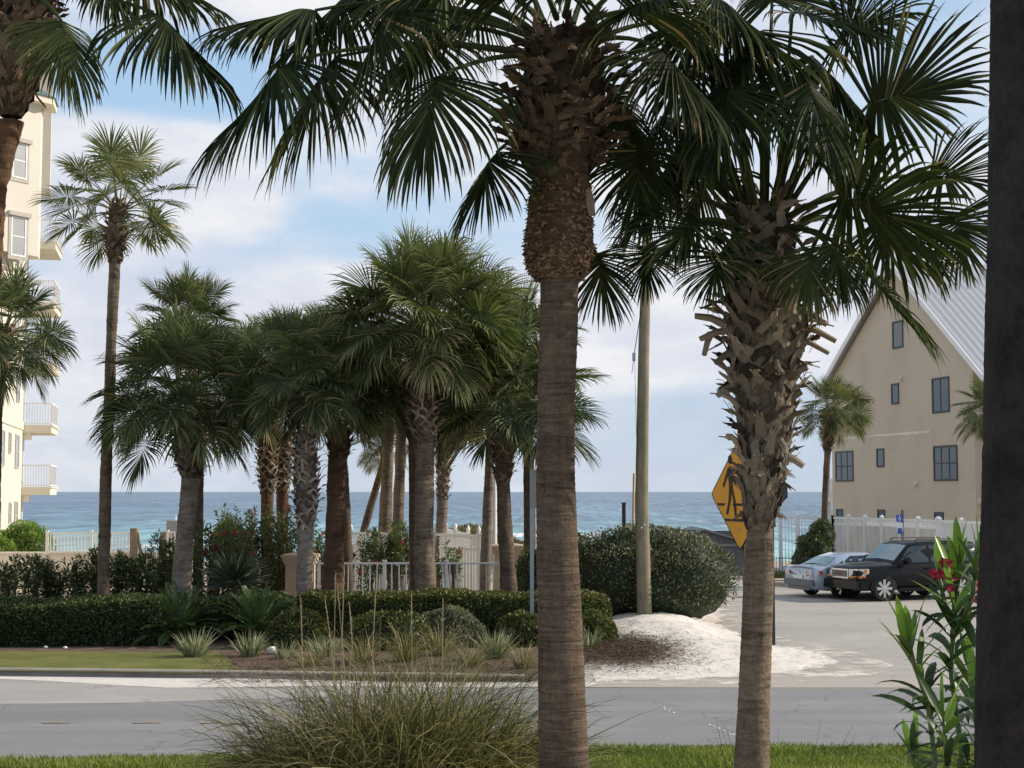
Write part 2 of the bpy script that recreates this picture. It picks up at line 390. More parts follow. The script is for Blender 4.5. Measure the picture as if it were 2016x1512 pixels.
# ------------------------------------------------------------------ world, sun, camera
SUN_EL = rad(28); SUN_AZ = rad(12)          # azimuth measured from +X towards +Y
sdir = Vector((math.cos(SUN_EL)*math.cos(SUN_AZ), math.cos(SUN_EL)*math.sin(SUN_AZ), math.sin(SUN_EL)))
def make_world():
    w = bpy.data.worlds.new('World'); SC.world = w; w.use_nodes = True
    t = NT.__new__(NT); t.m = w; t.t = w.node_tree; t.t.nodes.clear()
    out = t.n('ShaderNodeOutputWorld'); bg = t.n('ShaderNodeBackground')
    sky = t.n('ShaderNodeTexSky'); sky.sky_type = 'NISHITA'; sky.sun_disc = False
    sky.sun_elevation = SUN_EL; sky.sun_rotation = math.pi/2 - SUN_AZ
    sky.air_density = 1.0; sky.dust_density = 1.2; sky.ozone_density = 1.5
    tc = t.n('ShaderNodeTexCoord'); sx = t.n('ShaderNodeSeparateXYZ'); t.l(tc.outputs['Generated'], sx.inputs[0])
    X, Yc, Z = sx.outputs
    mp = t.n('ShaderNodeMapping'); mp.inputs['Scale'].default_value = (1.0, 1.0, 2.6); t.l(tc.outputs['Generated'], mp.inputs['Vector'])
    n1 = t.noise(3.2, 9, .56, mp.outputs[0], .25)
    n2 = t.noise(9.0, 6, .6, mp.outputs[0], .2)
    def blob(cx, cz, rx, rz, amp):
        a = t.math('POWER', t.math('DIVIDE', t.math('SUBTRACT', X, cx), rx), 2.0)
        b = t.math('POWER', t.math('DIVIDE', t.math('SUBTRACT', Z, cz), rz), 2.0)
        return t.math('MULTIPLY', t.math('MAXIMUM', t.math('SUBTRACT', 1.0, t.math('ADD', a, b)), 0.0), amp)
    bias = t.math('ADD', blob(-.26, .195, .12, .055, .42), blob(-.10, .11, .6, .05, .30))
    bias = t.math('ADD', bias, blob(.12, .105, .16, .02, .25))
    bias = t.math('SUBTRACT', bias, blob(-.02, .175, .15, .035, .22))
    bias = t.math('SUBTRACT', bias, blob(-.20, .27, .12, .03, .25))
    bias = t.math('ADD', bias, blob(.02, .29, .22, .06, .35))
    bias = t.math('ADD', bias, blob(.25, .17, .2, .07, .25))
    m = t.math('ADD', n1, bias)
    mask = t.n('ShaderNodeMapRange'); mask.interpolation_type = 'SMOOTHSTEP'
    mask.inputs['From Min'].default_value = .36; mask.inputs['From Max'].default_value = .70
    t.l(m, mask.inputs['Value'])
    # cloud brightness: bright crests, lavender grey bodies
    cb = t.math('ADD', t.math('MULTIPLY', n2, .7), t.math('MULTIPLY', n1, .5))
    cc = t.ramp(cb, [(.42, (6.9, 7.3, 8.5)), (.58, (8.2, 8.4, 9.2)), (.72, (9.9, 9.8, 9.8))])
    # pale haze belt above the horizon
    base = t.mix(1.0, sky.outputs['Color'], (1.0, 1.0, 1.0), 'MULTIPLY')
    hz = t.ramp(t.math('MULTIPLY', Z, 1.0), [(0, (6.0, 7.2, 8.6)), (.05, (5.4, 6.8, 8.6)), (.11, (5.7, 7.3, 9.2)), (.22, (5.0, 7.3, 9.9)), (.5, (3.4, 5.0, 7.6)), (1, (2.4, 3.5, 5.6))])
    b2 = t.mix(.88, base, hz)
    c = t.mix(t.math('MULTIPLY', mask.outputs[0], .92), b2, cc)
    t.l(c, bg.inputs['Color']); bg.inputs['Strength'].default_value = .095
    t.l(bg.outputs[0], out.inputs['Surface'])
make_world()
sun = bpy.data.lights.new('sun', 'SUN'); sun.energy = 5.0; sun.angle = rad(.6); sun.color = (1.0, .89, .74)
so = bpy.data.objects.new('sun', sun); COL.objects.link(so)
so.rotation_euler = sdir.to_track_quat('Z', 'Y').to_euler()
cam = bpy.data.cameras.new('camera'); co = bpy.data.objects.new('camera', cam); COL.objects.link(co)
cam.sensor_width = 36; cam.lens = F/2016*36; cam.clip_end = 60000; cam.clip_start = .1
co.location = (0, 0, CAMZ); co.rotation_euler = (math.pi/2 + PITCH, 0, 0); SC.camera = co
SC.view_settings.view_transform = 'Standard'; SC.view_settings.look = 'None'; SC.view_settings.exposure = 0
SC.cycles.use_denoising = True
SC.cycles.max_bounces = 6; SC.cycles.transparent_max_bounces = 4

# ------------------------------------------------------------------ setting
rng = np.random.default_rng(7)
def smooth(a, b, x): 
    t = np.clip((x-a)/(b-a), 0, 1); return t*t*(3-2*t)
def mound_h(x, y):
    c = G(1330, 1235); c2 = G(1230, 1240)
    d = ((x-c[0])/3.1)**2 + ((y-(c[1]))/5.2)**2
    h = .27*np.exp(-d*1.1)
    return np.where(y < 33.0, h*smooth(27.2, 33.0, y), h)
def ground():
    xs = np.concatenate([np.linspace(-3000, -60, 12), np.linspace(-50, 50, 51), np.linspace(60, 3000, 12)])
    ys = np.concatenate([np.linspace(-40, 64, 27), np.linspace(68, 175, 30), [200, 260]])
    X, Y = np.meshgrid(xs, ys)
    Z = np.interp(Y.ravel(), [-40, 66, 92, 175, 260], [0, 0, -1.1, -4.6, -9]).reshape(X.shape)
    V = np.stack([X, Y, Z], -1).reshape(-1, 3); nx = len(xs)
    idx = np.arange(len(V)).reshape(X.shape)
    Q = np.stack([idx[:-1, :-1], idx[:-1, 1:], idx[1:, 1:], idx[1:, :-1]], -1).reshape(-1, 4)
    b = MB(); b.add(V, Q); o = b.build('ground', M['ground'], smooth=True); tag(o, kind='structure')
ground()
def sheet(name, pts, z, mat, kind='structure'):
    b = MB(); V = [(p[0], p[1], z) for p in pts]
    b.add(V, [tuple(range(len(V)))]); o = b.build(name, mat); o['kind'] = kind; return o
def sheet_px(name, px, z, mat):
    return sheet(name, [G(a, c, z) for a, c in px], z, mat)
# sea
b = MB()
xs = np.array([-40000, -4000, -800, 0, 800, 4000, 40000.]); ys = np.array([150, 300, 800, 3000, 12000, 50000.])
X, Y = np.meshgrid(xs, ys); V = np.stack([X, Y, np.full_like(X, -4.0)], -1).reshape(-1, 3)
idx = np.arange(len(V)).reshape(X.shape)
b.add(V, np.stack([idx[:-1, :-1], idx[:-1, 1:], idx[1:, 1:], idx[1:, :-1]], -1).reshape(-1, 4))
tag(b.build('sea', M['sea']), kind='structure')
b = MB()    # breaking surf: low ridges of foam parallel to the beach
for (y0, w, x0, x1, h) in ((250, 8, -7, 16, .5), (205, 4, -52, -40, .3), (222, 4, -16, -5, .3)):
    n = 90; xx = np.linspace(x0, x1, n)
    yy = y0 + 5*np.sin(xx*.02) + rng.normal(0, .8, n)
    ww = w*(.35+.65*np.abs(np.sin(xx*.037+y0))) * rng.uniform(.6, 1.1, n)
    V = []
    for i in range(n): V += [(xx[i], yy[i]-ww[i]/2, -3.99), (xx[i], yy[i], -3.98+h), (xx[i], yy[i]+ww[i]/2, -3.99)]
    Q = []
    for i in range(n-1):
        for k in range(2): Q.append((i*3+k, i*3+3+k, i*3+4+k, i*3+1+k))
    b.add(V, np.array(Q))
tag(b.build('surf', M['foam']), kind='structure')

NEAR = lambda px: 1497 - 27*smooth(0, 1200, px)
road_near = [(-500, 1500), (0, 1497), (500, 1487), (1000, 1474), (1500, 1470), (2016, 1468), (2600, 1466)]
road_far = [(2600, 1356), (1900, 1356), (1500, 1356), (1150, 1354), (1000, 1350), (600, 1346), (300, 1338), (0, 1331), (-500, 1325)]
sheet_px('road', road_near + road_far, .008, M['asphalt'])
# paler, dusty shoulder lane on the left
sheet_px('road_shoulder', [(-500, 1392), (0, 1386), (250, 1384), (560, 1374), (900, 1362), (1040, 1352), (600, 1347), (300, 1339), (0, 1332), (-500, 1326)], .012, M['asphalt_pale'])
# sand blown along the kerb
sheet_px('blown_sand', [(-60, 1334), (60, 1339), (200, 1347), (330, 1354), (480, 1353), (640, 1350), (820, 1353), (1000, 1352), (1150, 1353), (1180, 1345), (1000, 1335), (800, 1337), (600, 1334), (300, 1330), (0, 1329)], .016, M['sand_clean'])
# worn yellow centre dashes and white crosswalk specks
b = MB()
for x0, x1 in ((85, 140), (262, 318), (395, 440), (455, 520)):
    p = [G(x0, 1421, .016), G(x1, 1420.5, .016), G(x1, 1423, .016), G(x0, 1424, .016)]
    b.add(p, [(0, 1, 2, 3)])
t = NT('worn yellow paint'); f = t.noise(6, 5, .7, t.coord())
tag(b.build('centre_line', t.done(t.bsdf(t.ramp(f, [(.42, (.19,.18,.17)), (.62, (.42,.29,.12))]), .8)),), kind='structure')
b = MB(); r_ = random.Random(5)
for (ax, ay, bx, by) in ((1296, 1390, 1330, 1404), (1395, 1425, 1460, 1452), (640, 1400, 700, 1402), (1790, 1391, 1830, 1392)):
    for i in range(9):
        k = (i+r_.random()*.6)/9; cx = ax+(bx-ax)*k; cy = ay+(by-ay)*k; s = r_.uniform(.6, 3.2); cx += r_.uniform(-3, 3); cy += r_.uniform(-1.5, 1.5)
        b.add([G(cx-s, cy-.6, .016), G(cx+s*.6, cy-.8, .016), G(cx+s, cy+.5, .016), G(cx-s*.5, cy+.9, .016)], [(0, 3, 2, 1)])
tag(b.build('worn_crosswalk_marking', M['white']), kind='structure')
# near lawn
sheet_px('lawn', [(-600, 1502), (0, 1499), (500, 1489), (1000, 1476), (1500, 1472), (2016, 1470), (2600, 1468), (3400, 1700), (-1500, 1700)], .03, M['lawn'])
# verge lawn behind the kerb
sheet_px('verge_lawn', [(-400, 1316), (0, 1320), (200, 1322), (345, 1324), (470, 1324), (455, 1300), (430, 1284), (200, 1283), (-400, 1280)], .12, M['lawn_far'])
# mulch bed
sheet_px('mulch_bed', [(-300, 1286), (250, 1289), (350, 1313), (470, 1326), (800, 1333), (1060, 1334), (1100, 1320), (1180, 1290), (1230, 1240), (1200, 1226), (900, 1220), (-300, 1218)], .10, M['mulch'])
# parking lot and driveway apron
lot = [(1085, 1353), (1500, 1353.5), (2016, 1354), (2900, 1354), (2900, 1120), (1900, 1128), (1560, 1135), (1300, 1142), (1300, 1200), (1240, 1290), (1120, 1320)]
sheet_px('parking_lot', lot, .004, M['lot'])
t = NT('brick paver band'); br = t.n('ShaderNodeTexBrick'); br.inputs['Scale'].default_value = 5
br.inputs['Color1'].default_value = (.36,.32,.28,1); br.inputs['Color2'].default_value = (.30,.26,.23,1); br.inputs['Mortar'].default_value = (.50,.46,.40,1)
br.inputs['Mortar Size'].default_value = .03
t.l(t.coord((1, 1, 1), rot=(0, 0, .785)), br.inputs['Vector'])
pv = t.done(t.bsdf(t.mix(.35, br.outputs['Color'], (.40,.36,.31)), .9))
sheet_px('paver_band', [(1120, 1353), (1500, 1354), (2016, 1354), (2900, 1354), (2900, 1336), (1800, 1337), (1620, 1328), (1400, 1338), (1200, 1343)], .009, pv)
# kerb: real step, curving away at its right end
kp = [(-500, 1325), (0, 1331), (200, 1333), (420, 1336), (700, 1340), (900, 1342), (1030, 1342)]
kpts = [G(a, c, 0) for a, c in kp] + [G(1068, 1338), G(1088, 1330)]
b = MB(); V = []
for i, p in enumerate(kpts):
    a = kpts[max(0, i-1)]; c = kpts[min(len(kpts)-1, i+1)]; d = nrm(c-a); n_ = np.array([-d[1], d[0], 0])
    hh = .14 if i < len(kpts)-3 else (.11, .08, .04)[i-(len(kpts)-3)]
    for (o_, z_) in ((-.03, 0), (.0, hh-.02), (.03, hh), (.20, hh), (.22, hh-.05)): V.append(p + n_*o_ + np.array([0, 0, z_]))
Q = [(i*5+k, i*5+5+k, i*5+6+k, i*5+1+k) for i in range(len(kpts)-1) for k in range(4)]
b.add(V, np.array(Q)); tag(b.build('kerb', M['concrete']), kind='structure')
# sand mound (height field)
b = MB()
px_poly = [(1150, 1344), (1350, 1342), (1520, 1334), (1640, 1318), (1668, 1300), (1600, 1280), (1500, 1262), (1440, 1236), (1420, 1195), (1250, 1188), (1120, 1200), (1120, 1260), (1150, 1300)]
poly = np.array([G(a, c)[:2] for a, c in px_poly])
def inside(x, y):
    c = False; n = len(poly); j = n-1
    for i in range(n):
        if ((poly[i][1] > y) != (poly[j][1] > y)) and (x < (poly[j][0]-poly[i][0])*(y-poly[i][1])/(poly[j][1]-poly[i][1])+poly[i][0]): c = not c
        j = i
    return c
def edge_dist(x, y):
    d = 1e9
    for i in range(len(poly)):
        a = poly[i]; c = poly[(i+1) % len(poly)]; ab = c-a
        k = max(0, min(1, np.dot([x-a[0], y-a[1]], ab)/np.dot(ab, ab))); q = a+ab*k
        d = min(d, math.hypot(x-q[0], y-q[1]))
    return d
xs = np.arange(poly[:, 0].min(), poly[:, 0].max(), .11); ys = np.arange(poly[:, 1].min(), poly[:, 1].max(), .14)
Vs = []; ids = {}; fs = []
from mathutils import noise as mn
for j, y in enumerate(ys):
    for i, x in enumerate(xs):
        e = edge_dist(x, y)
        if inside(x, y) and e > (th_ := max(0, .14+.25*mn.noise(Vector((x*1.6, y*1.1, 5)))+.08*mn.noise(Vector((x*5, y*4, 5))))):
            e -= th_
            wob = mn.noise(Vector((x*1.3, y*1.3, 0)))*.5+.5
            z = float(mound_h(x, y))*smooth(0, 1.8, e) + .010 + .09*smooth(.0, 1.6, e)*wob + (.018*mn.noise(Vector((x*4, y*3, 3)))+.014*mn.noise(Vector((x*9, y*7, 9))))*smooth(0, .5, e)
            ids[(i, j)] = len(Vs); Vs.append((x, y, max(z, .006)))
for (i, j) in list(ids):
    q = [(i, j), (i+1, j), (i+1, j+1), (i, j+1)]
    if all(k in ids for k in q): fs.append([ids[k] for k in q])
t = NT('thin sand film'); v_ = t.coord(); n_ = t.noise(1.1, 7, .7, v_); bs_ = t.bsdf((.66,.60,.52), .95); tr_ = t.n('ShaderNodeBsdfTransparent'); mx_ = t.n('ShaderNodeMixShader')
t.l(t.math('MULTIPLY', t.math('SUBTRACT', n_, .44), 6.0, clamp=True), mx_.inputs[0]); t.l(tr_.outputs[0], mx_.inputs[1]); t.l(bs_.outputs[0], mx_.inputs[2])
sheet_px('thin_sand', [(1100, 1352), (1350, 1350), (1560, 1344), (1720, 1330), (1760, 1310), (1690, 1285), (1560, 1262), (1470, 1232), (1440, 1190), (1240, 1190), (1120, 1240)], .0135, t.done(mx_))
b.add(Vs, np.array(fs)); tag(b.build('sand_mound', M['sand'], smooth=True), kind='structure')
def ground_z(x, y):
    return float(mound_h(x, y)) + .05
# litter of dry needles on the mound's left side
b = MB(); k = 5200
c0 = G(1235, 1290); k = 11000; cc = np.stack([rng.normal(0, .62, k)+c0[0]-.1, rng.normal(0, 1.35, k)+c0[1]], 1)
zz = np.array([ground_z(x, y)+.07 for x, y in cc])
D = nrm(np.stack([rng.normal(size=k), rng.normal(size=k), rng.normal(0, .15, k)], 1))
b.leaves(np.column_stack([cc, zz]), D, np.tile((0, 0, 1.), (k, 1)) + rng.normal(0, .2, (k, 3)), rng.uniform(.08, .26, k), .016, rng.uniform(0, .7, k))
tag(b.build('dry_needle_litter', M['litter']), 'brown dry grass litter lying on the white sand mound', 'dry litter', kind='stuff')
# low dune behind the gardens
b = MB(); n = 60
for (x0, x1, y0, y1, h) in ((-5.2, 1.2, 76, 90, 1.35),):
    xs = np.linspace(x0, x1, 30); ys = np.linspace(y0, y1, 16); X, Y = np.meshgrid(xs, ys)
    u = (X-x0)/(x1-x0); v = (Y-y0)/(y1-y0)
    Z = -1.2 + (h+.25*np.sin(X*1.9)+.9)*np.clip(np.sin(np.pi*u), 0, 1)**.5*np.clip(np.sin(np.pi*v), 0, 1)**.6
    V = np.stack([X, Y, Z], -1).reshape(-1, 3); idx = np.arange(len(V)).reshape(X.shape)
    b.add(V, np.stack([idx[:-1, :-1], idx[:-1, 1:], idx[1:, 1:], idx[1:, :-1]], -1).reshape(-1, 4))
    duneV = V
tag(b.build('dune', M['sand'], smooth=True), kind='structure')
b = MB(); k = 26000; ii = rng.integers(0, len(duneV), k)
Pn = duneV[ii] + rng.normal(0, .25, (k, 3))*np.array([1, 1, .3]) + np.array([0, 0, .1])
b.leaves(Pn, nrm(rng.normal(0, .5, (k, 3))+np.array([0, 0, 1])), rng.normal(size=(k, 3)), rng.uniform(.15, .38, k), .06, rng.uniform(0, .7, k))
tag(b.build('dune_vegetation', M['dry_grass']), 'tan and olive dune plants on the low dune by the surf', 'dune plants', kind='stuff')

# lawn blades near the road
def blades(name, area, k, h, w, mat, label, cat, z0=.03):
    b = MB(); (x0, x1, y0, y1) = area
    X = rng.uniform(x0, x1, k); Y = rng.uniform(y0, y1, k)
    # ragged edge to the road
    Pn = np.stack([X, Y, np.full(k, z0)], 1)
    D = nrm(np.stack([rng.normal(0, .35, k), rng.normal(0, .35, k), np.ones(k)], 1))
    pat = np.array([mn.noise(Vector((x*.8, y*1.5, 0))) for x, y in zip(X, Y)])
    b.leaves(Pn, D, rng.normal(size=(k, 3)), rng.uniform(.5, 1.3, k)*h*(1+.5*pat), w, np.clip(rng.normal(.5, .2, k)+pat*.35, 0, 1))
    return tag(b.build(name, mat), label, cat, kind='stuff')
def lawn_blades():
    b = MB(); k = 60000
    px = rng.uniform(-60, 2080, k)
    far = np.interp(px, [p[0] for p in road_near], [p[1] for p in road_near])
    Yf = np.array([G(a, c, .03)[1] for a, c in zip(px, far)])
    Yv = Yf + rng.normal(0, .04, k) - rng.power(1.0, k)*2.6
    X = (px-1008)/F*Yv*1.0
    Pn = np.stack([X, Yv, np.full(k, .03)], 1)
    pat = np.array([mn.noise(Vector((x*.8, y*1.5, 0))) for x, y in zip(X, Yv)])
    D = nrm(np.stack([rng.normal(0, .4, k), rng.normal(0, .4, k), np.ones(k)], 1))
    b.leaves(Pn, D, rng.normal(size=(k, 3)), rng.uniform(.04, .11, k)*(1+.6*pat), .012, np.clip(rng.normal(.55, .2, k)+pat*.4, 0, .98))
    tag(b.build('grass', M['lawn_blade']), 'bright green lawn grass along the near road edge', 'grass', kind='stuff')
lawn_blades()

# ------------------------------------------------------------------ palms
DOWN = np.array([0, 0, -1.0]); UP = -DOWN
def fan(mb, R, h, d, s, L, nseg=44, A=2.1, droop=1.0, fold=.15, dead=.04, base_t=.45, rr=(0, .12, .3, .48, .66, .82, .93, 1.0), join=.50):
    d = nrm(d); s = nrm(s - np.dot(s, d)*d); n = np.cross(s, d)
    if n[2] < 0: n = -n
    th = np.linspace(-A, A, nseg) + R.normal(0, .02, nseg)
    t = 1-np.abs(th)/A
    rootp = h + d*(.34*L*t)[:, None] + DOWN*(.15*L*droop*t*t)[:, None]
    ln = L*(.80+.12*np.cos(th*.8))*R.uniform(.86, 1.06, nseg) - .16*L*t
    dirv = np.cos(th)[:, None]*d + np.sin(th)[:, None]*s + n*(fold*np.abs(np.sin(th)))[:, None]
    dirv = nrm(dirv + DOWN*.30*droop*t[:, None])
    dth = 2*A/nseg; bend = droop*R.uniform(.6, 1.5, nseg)
    kink = R.random(nseg) < .10
    p = rootp.copy(); st = []; N = len(rr); last = 0
    nn = np.tile(n, (nseg, 1))
    for i, r in enumerate(rr):
        if i:
            step = (r-last)
            p = p + dirv*(ln*step)[:, None]
            m = (r+last)/2
            g = bend*(m**2)*step*4.2
            g = np.where(kink & (r > .6), g*3.0, g)
            dirv = nrm(dirv + DOWN*g[:, None] + R.normal(0, .025, (nseg, 3)))
            last = r
        rl = r*ln
        if r <= join: hw = (.004 if join < .6 else .012*(1-rl/np.maximum(join*ln, 1e-6)))*L + rl*math.tan(dth/2)*1.02
        else: hw = (join*ln*math.tan(dth/2)*1.02)*(1-((r-join)/(1-join))**1.15)+.0012
        hw = np.broadcast_to(hw, (nseg,)).copy()
        sd = nrm(np.cross(dirv, nn)); nv = nrm(np.cross(sd, dirv))
        st.append((p - sd*hw[:, None], p - nv*(hw*.55)[:, None], p + sd*hw[:, None]))
    V = np.zeros((nseg, N, 3, 3))
    for i, (a, m_, c) in enumerate(st): V[:, i, 0] = a; V[:, i, 1] = m_; V[:, i, 2] = c
    idx = np.arange(nseg*N*3).reshape(nseg, N, 3)
    Q = np.stack([idx[:, :-1, :-1], idx[:, :-1, 1:], idx[:, 1:, 1:], idx[:, 1:, :-1]], -1).reshape(-1, 4)
    ti = np.clip(R.normal(base_t, .10, nseg), .02, .82)
    ti = np.where(R.random(nseg) < .14, R.uniform(.58, .84, nseg), ti)  # some segments paler: light highlights put into the leaf tint
    ti = np.where(R.random(nseg) < dead, .97, ti)
    T = np.repeat(ti[:, None], N, 1)
    T[:, -3:] = np.minimum(T[:, -3:] + (R.uniform(0, .42, nseg)*(R.random(nseg) < .7))[:, None], .98)      # dry tips, plus sunlit tip highlights put into the tint
    mb.add(V.reshape(-1, 3), Q, np.repeat(T.reshape(-1), 3))

def bez(a, c, e, n=7):
    t = np.linspace(0, 1, n)[:, None]
    return (1-t)**2*a + 2*t*(1-t)*c + t*t*e

def frond(R, base, hast, tip, L, mat_leaf, parent, name='frond', roll=0.0, nseg=60, droop=1.0, A=1.95, sag=.25, base_t=.45, dead=.04, mb=None, pr=.018, fold=.15):
    base = np.asarray(base, float); hast = np.asarray(hast, float)
    out = hast-base; ctrl = base + out*.45 + UP*np.linalg.norm(out)*sag
    pts = bez(base, ctrl, hast)
    L = L*1.10; m = mb or MB()
    m.tube(pts, list(np.linspace(pr*1.5, pr*.7, len(pts))), 5, True, .62)
    tan = nrm(hast - pts[-2])
    d = nrm(np.asarray(tip, float)-hast) if tip is not None else tan
    s = np.cross(d, UP)
    if np.linalg.norm(s) < .2: s = np.cross(d, (0, 1, 0))
    s = nrm(s); n = np.cross(s, d)
    s = s*math.cos(roll) + n*math.sin(roll)
    fan(m, R, hast, d, s, L, nseg, A, droop, fold, dead, base_t, join=.66)
    if mb is None: return m.build(name, mat_leaf, parent)

def crown_random(R, c, r, n, mb, el=(85, -38), base_t=.45, nseg=34, droop=1.0, flat=1.0, dead=.04):
    """n random fronds around crown point c, overall radius r"""
    for i in range(n):
        k = (i+.5)/n
        e = rad(el[0] + (el[1]-el[0])*k**.85 + R.normal(0, 6)); az = i*2.39996 + R.normal(0, .25)
        lp = r*R.uniform(.42, .64)*(1.0 if e > 0 else .9); L = r*R.uniform(.46, .58)
        d0 = np.array([math.cos(az)*math.cos(e), math.sin(az)*math.cos(e), math.sin(e)*flat])
        base = c + np.array([math.cos(az), math.sin(az), 0])*.06*r - UP*.10*r*k
        end = base + d0*lp + DOWN*lp*.10*math.cos(e)
        d = nrm(d0 + DOWN*(.35 + .25*k) * math.cos(e)*droop)
        ctrl = base + d0*lp*.55 + UP*lp*.08
        pts = bez(base, ctrl, end, 5)
        mb.tube(pts, list(np.linspace(.022, .010, 5)*max(.6, r/1.8)), 4, False, .70)
        s = np.cross(d, UP); s = nrm(s if np.linalg.norm(s) > .1 else np.array([math.sin(az), -math.cos(az), 0]))
        nrm_ = np.cross(s, d); ro = R.normal(0, .45); s = s*math.cos(ro)+nrm_*math.sin(ro)
        bt = base_t + (.14 if k < .40 else .0) + R.normal(0, .09)
        fan(mb, R, end, d, s, L, nseg, R.uniform(1.9, 2.4), droop*(.60+.5*k), .2, dead + ((.55 if R.random() < .5 else .1) if k > .86 else 0), bt, rr=(0, .15, .35, .55, .72, .86, 1.0), join=.52)

def path_interp(pts):
    """pts: (px, py, width_px) list from top down at depth Y -> interpolation helpers are in metres"""
    return pts
def trunk_mesh(mb, R, path, rings, nseg=20, rough=.03, seed=0, ring_amp=.012, tint=.5):
    """path: array of (x,y,z,r) top to bottom"""
    path = np.asarray(path, float); n = len(path)
    seg = np.concatenate([[0], np.cumsum(np.linalg.norm(np.diff(path[:, :3], axis=0), axis=1))])
    tt = np.linspace(0, seg[-1], rings)
    C = np.stack([np.interp(tt, seg, path[:, k]) for k in range(4)], 1)
    ang = np.linspace(0, 2*math.pi, nseg, endpoint=False)
    rr = C[:, 3:4]*(1 + ring_amp*R.normal(0, 1, (rings, 1)) + rough*np.array([[mn.noise(Vector((math.cos(a)*1.5+seed, math.sin(a)*1.5, t_*1.6))) for a in ang] for t_ in tt]))
    V = np.stack([C[:, 0:1]+rr*np.cos(ang), C[:, 1:2]+rr*np.sin(ang), np.repeat(C[:, 2:3], nseg, 1)], -1).reshape(-1, 3)
    idx = np.arange(rings*nseg).reshape(rings, nseg); nx = np.roll(idx, -1, 1)
    Q = np.stack([idx[:-1], nx[:-1], nx[1:], idx[1:]], -1).reshape(-1, 4)
    mb.add(V, Q, tint)

def boots(mb, R, path, n, hgt, wid, out=.35, messy=.2, tint=(.2, .9), up=1.0):
    """criss-cross split leaf bases around a trunk path (x,y,z,r) top to bottom"""
    path = np.asarray(path, float)
    seg = np.concatenate([[0], np.cumsum(np.linalg.norm(np.diff(path[:, :3], axis=0), axis=1))])
    for i in range(n):
        t = seg[-1]*(1-(i+R.uniform(-.3, .3))/n); t = min(max(t, 0), seg[-1])
        x, y, z, r = [np.interp(t, seg, path[:, k]) for k in range(4)]
        a = i*2.39996 + R.normal(0, .10); H = hgt*R.uniform(.75, 1.2); W = wid*R.uniform(.75, 1.25)
        def at(da, dz, rf):
            return np.array([x+math.cos(a+da)*r*rf, y+math.sin(a+da)*r*rf, z+dz])
        nor = np.array([math.cos(a), math.sin(a), .35])
        half = min(.9, 1.15*W/r*.9 + .35)
        ti = R.uniform(*tint) if R.random() > .15 else min(1, tint[1]+.15)
        tw = R.normal(0, messy*.6)
        o1 = 1.0 + out*.25
        apex = at(tw*.3, H*.62*up, o1+out*.30)
        for sgn in (-1, 1):
            if R.random() < .08: continue
            q0 = at(sgn*half, 0, .93); q1 = at(sgn*half*.75, H*.22*up, 1.02+out*.05); q2 = at(sgn*half*.38, H*.46*up, 1.05+out*.2)
            mb.strap([q0, q1, q2, apex], [W*.9, W*1.0, W*.9, W*.6], W*.13, nor, ti*R.uniform(.6, 1.15)*np.repeat([.35, .8, 1.0, 1.1], 4))
        L2 = H*R.uniform(.25, .95)
        hd = np.array([math.cos(a), math.sin(a), 0]); sdv = np.array([-math.sin(a), math.cos(a), 0])
        droopy = R.random() < .18
        prev = apex - UP*H*.12; pts = [prev, apex]; ws_ = [W*.85, W*.85]
        nseg = 3; curl = R.normal(.25, .35)
        for q in range(1, nseg+1):
            k = q/nseg
            step = hd*out*r*(.25+.6*k*(1+curl))/nseg*1.6 + UP*L2*up/nseg*(1-.5*k*(1+curl) if not droopy else -.5) + sdv*R.normal(0, messy*.12*L2)
            pts.append(pts[-1]+step); ws_.append(W*(.85-.25*k)*R.uniform(.85, 1.1))
        mb.strap(pts, ws_, W*.14, nor, np.clip(ti*np.repeat([.8, 1.0, 1.1, 1.2, 1.3], 4), 0, 1))
        e = pts[-1]; dd = nrm(pts[-1]-pts[-2])
        for q in range(3):      # torn fibrous end
            o_ = sdv*W*.28*(q-1); mb.strap([e+o_-dd*.01, e+o_+dd*W*R.uniform(.15, .3), e+o_*1.2+dd*W*R.uniform(.3, .75)], [W*.28, W*.18, W*.04], W*.07, nor, min(1, ti*1.2))

def px_path(Y, pts, to_ground=True, zb=0.0, wscale=1.0):
    out = []
    for (px, py, w) in pts:
        p = P(px, py, Y); out.append([p[0], p[1], p[2], w*mpp(Y)/2*wscale])
    if to_ground and out[-1][2] > zb:
        a, b_ = np.array(out[-2]), np.array(out[-1])
        k = (b_[2]-zb)/(a[2]-b_[2]); e = b_.copy(); e[:2] += (b_-a)[:2]*min(k, 1.0)*.6; e[2] = zb-.03; e[3] = b_[3]*1.15
        out.append(list(e))
    return np.array(out)

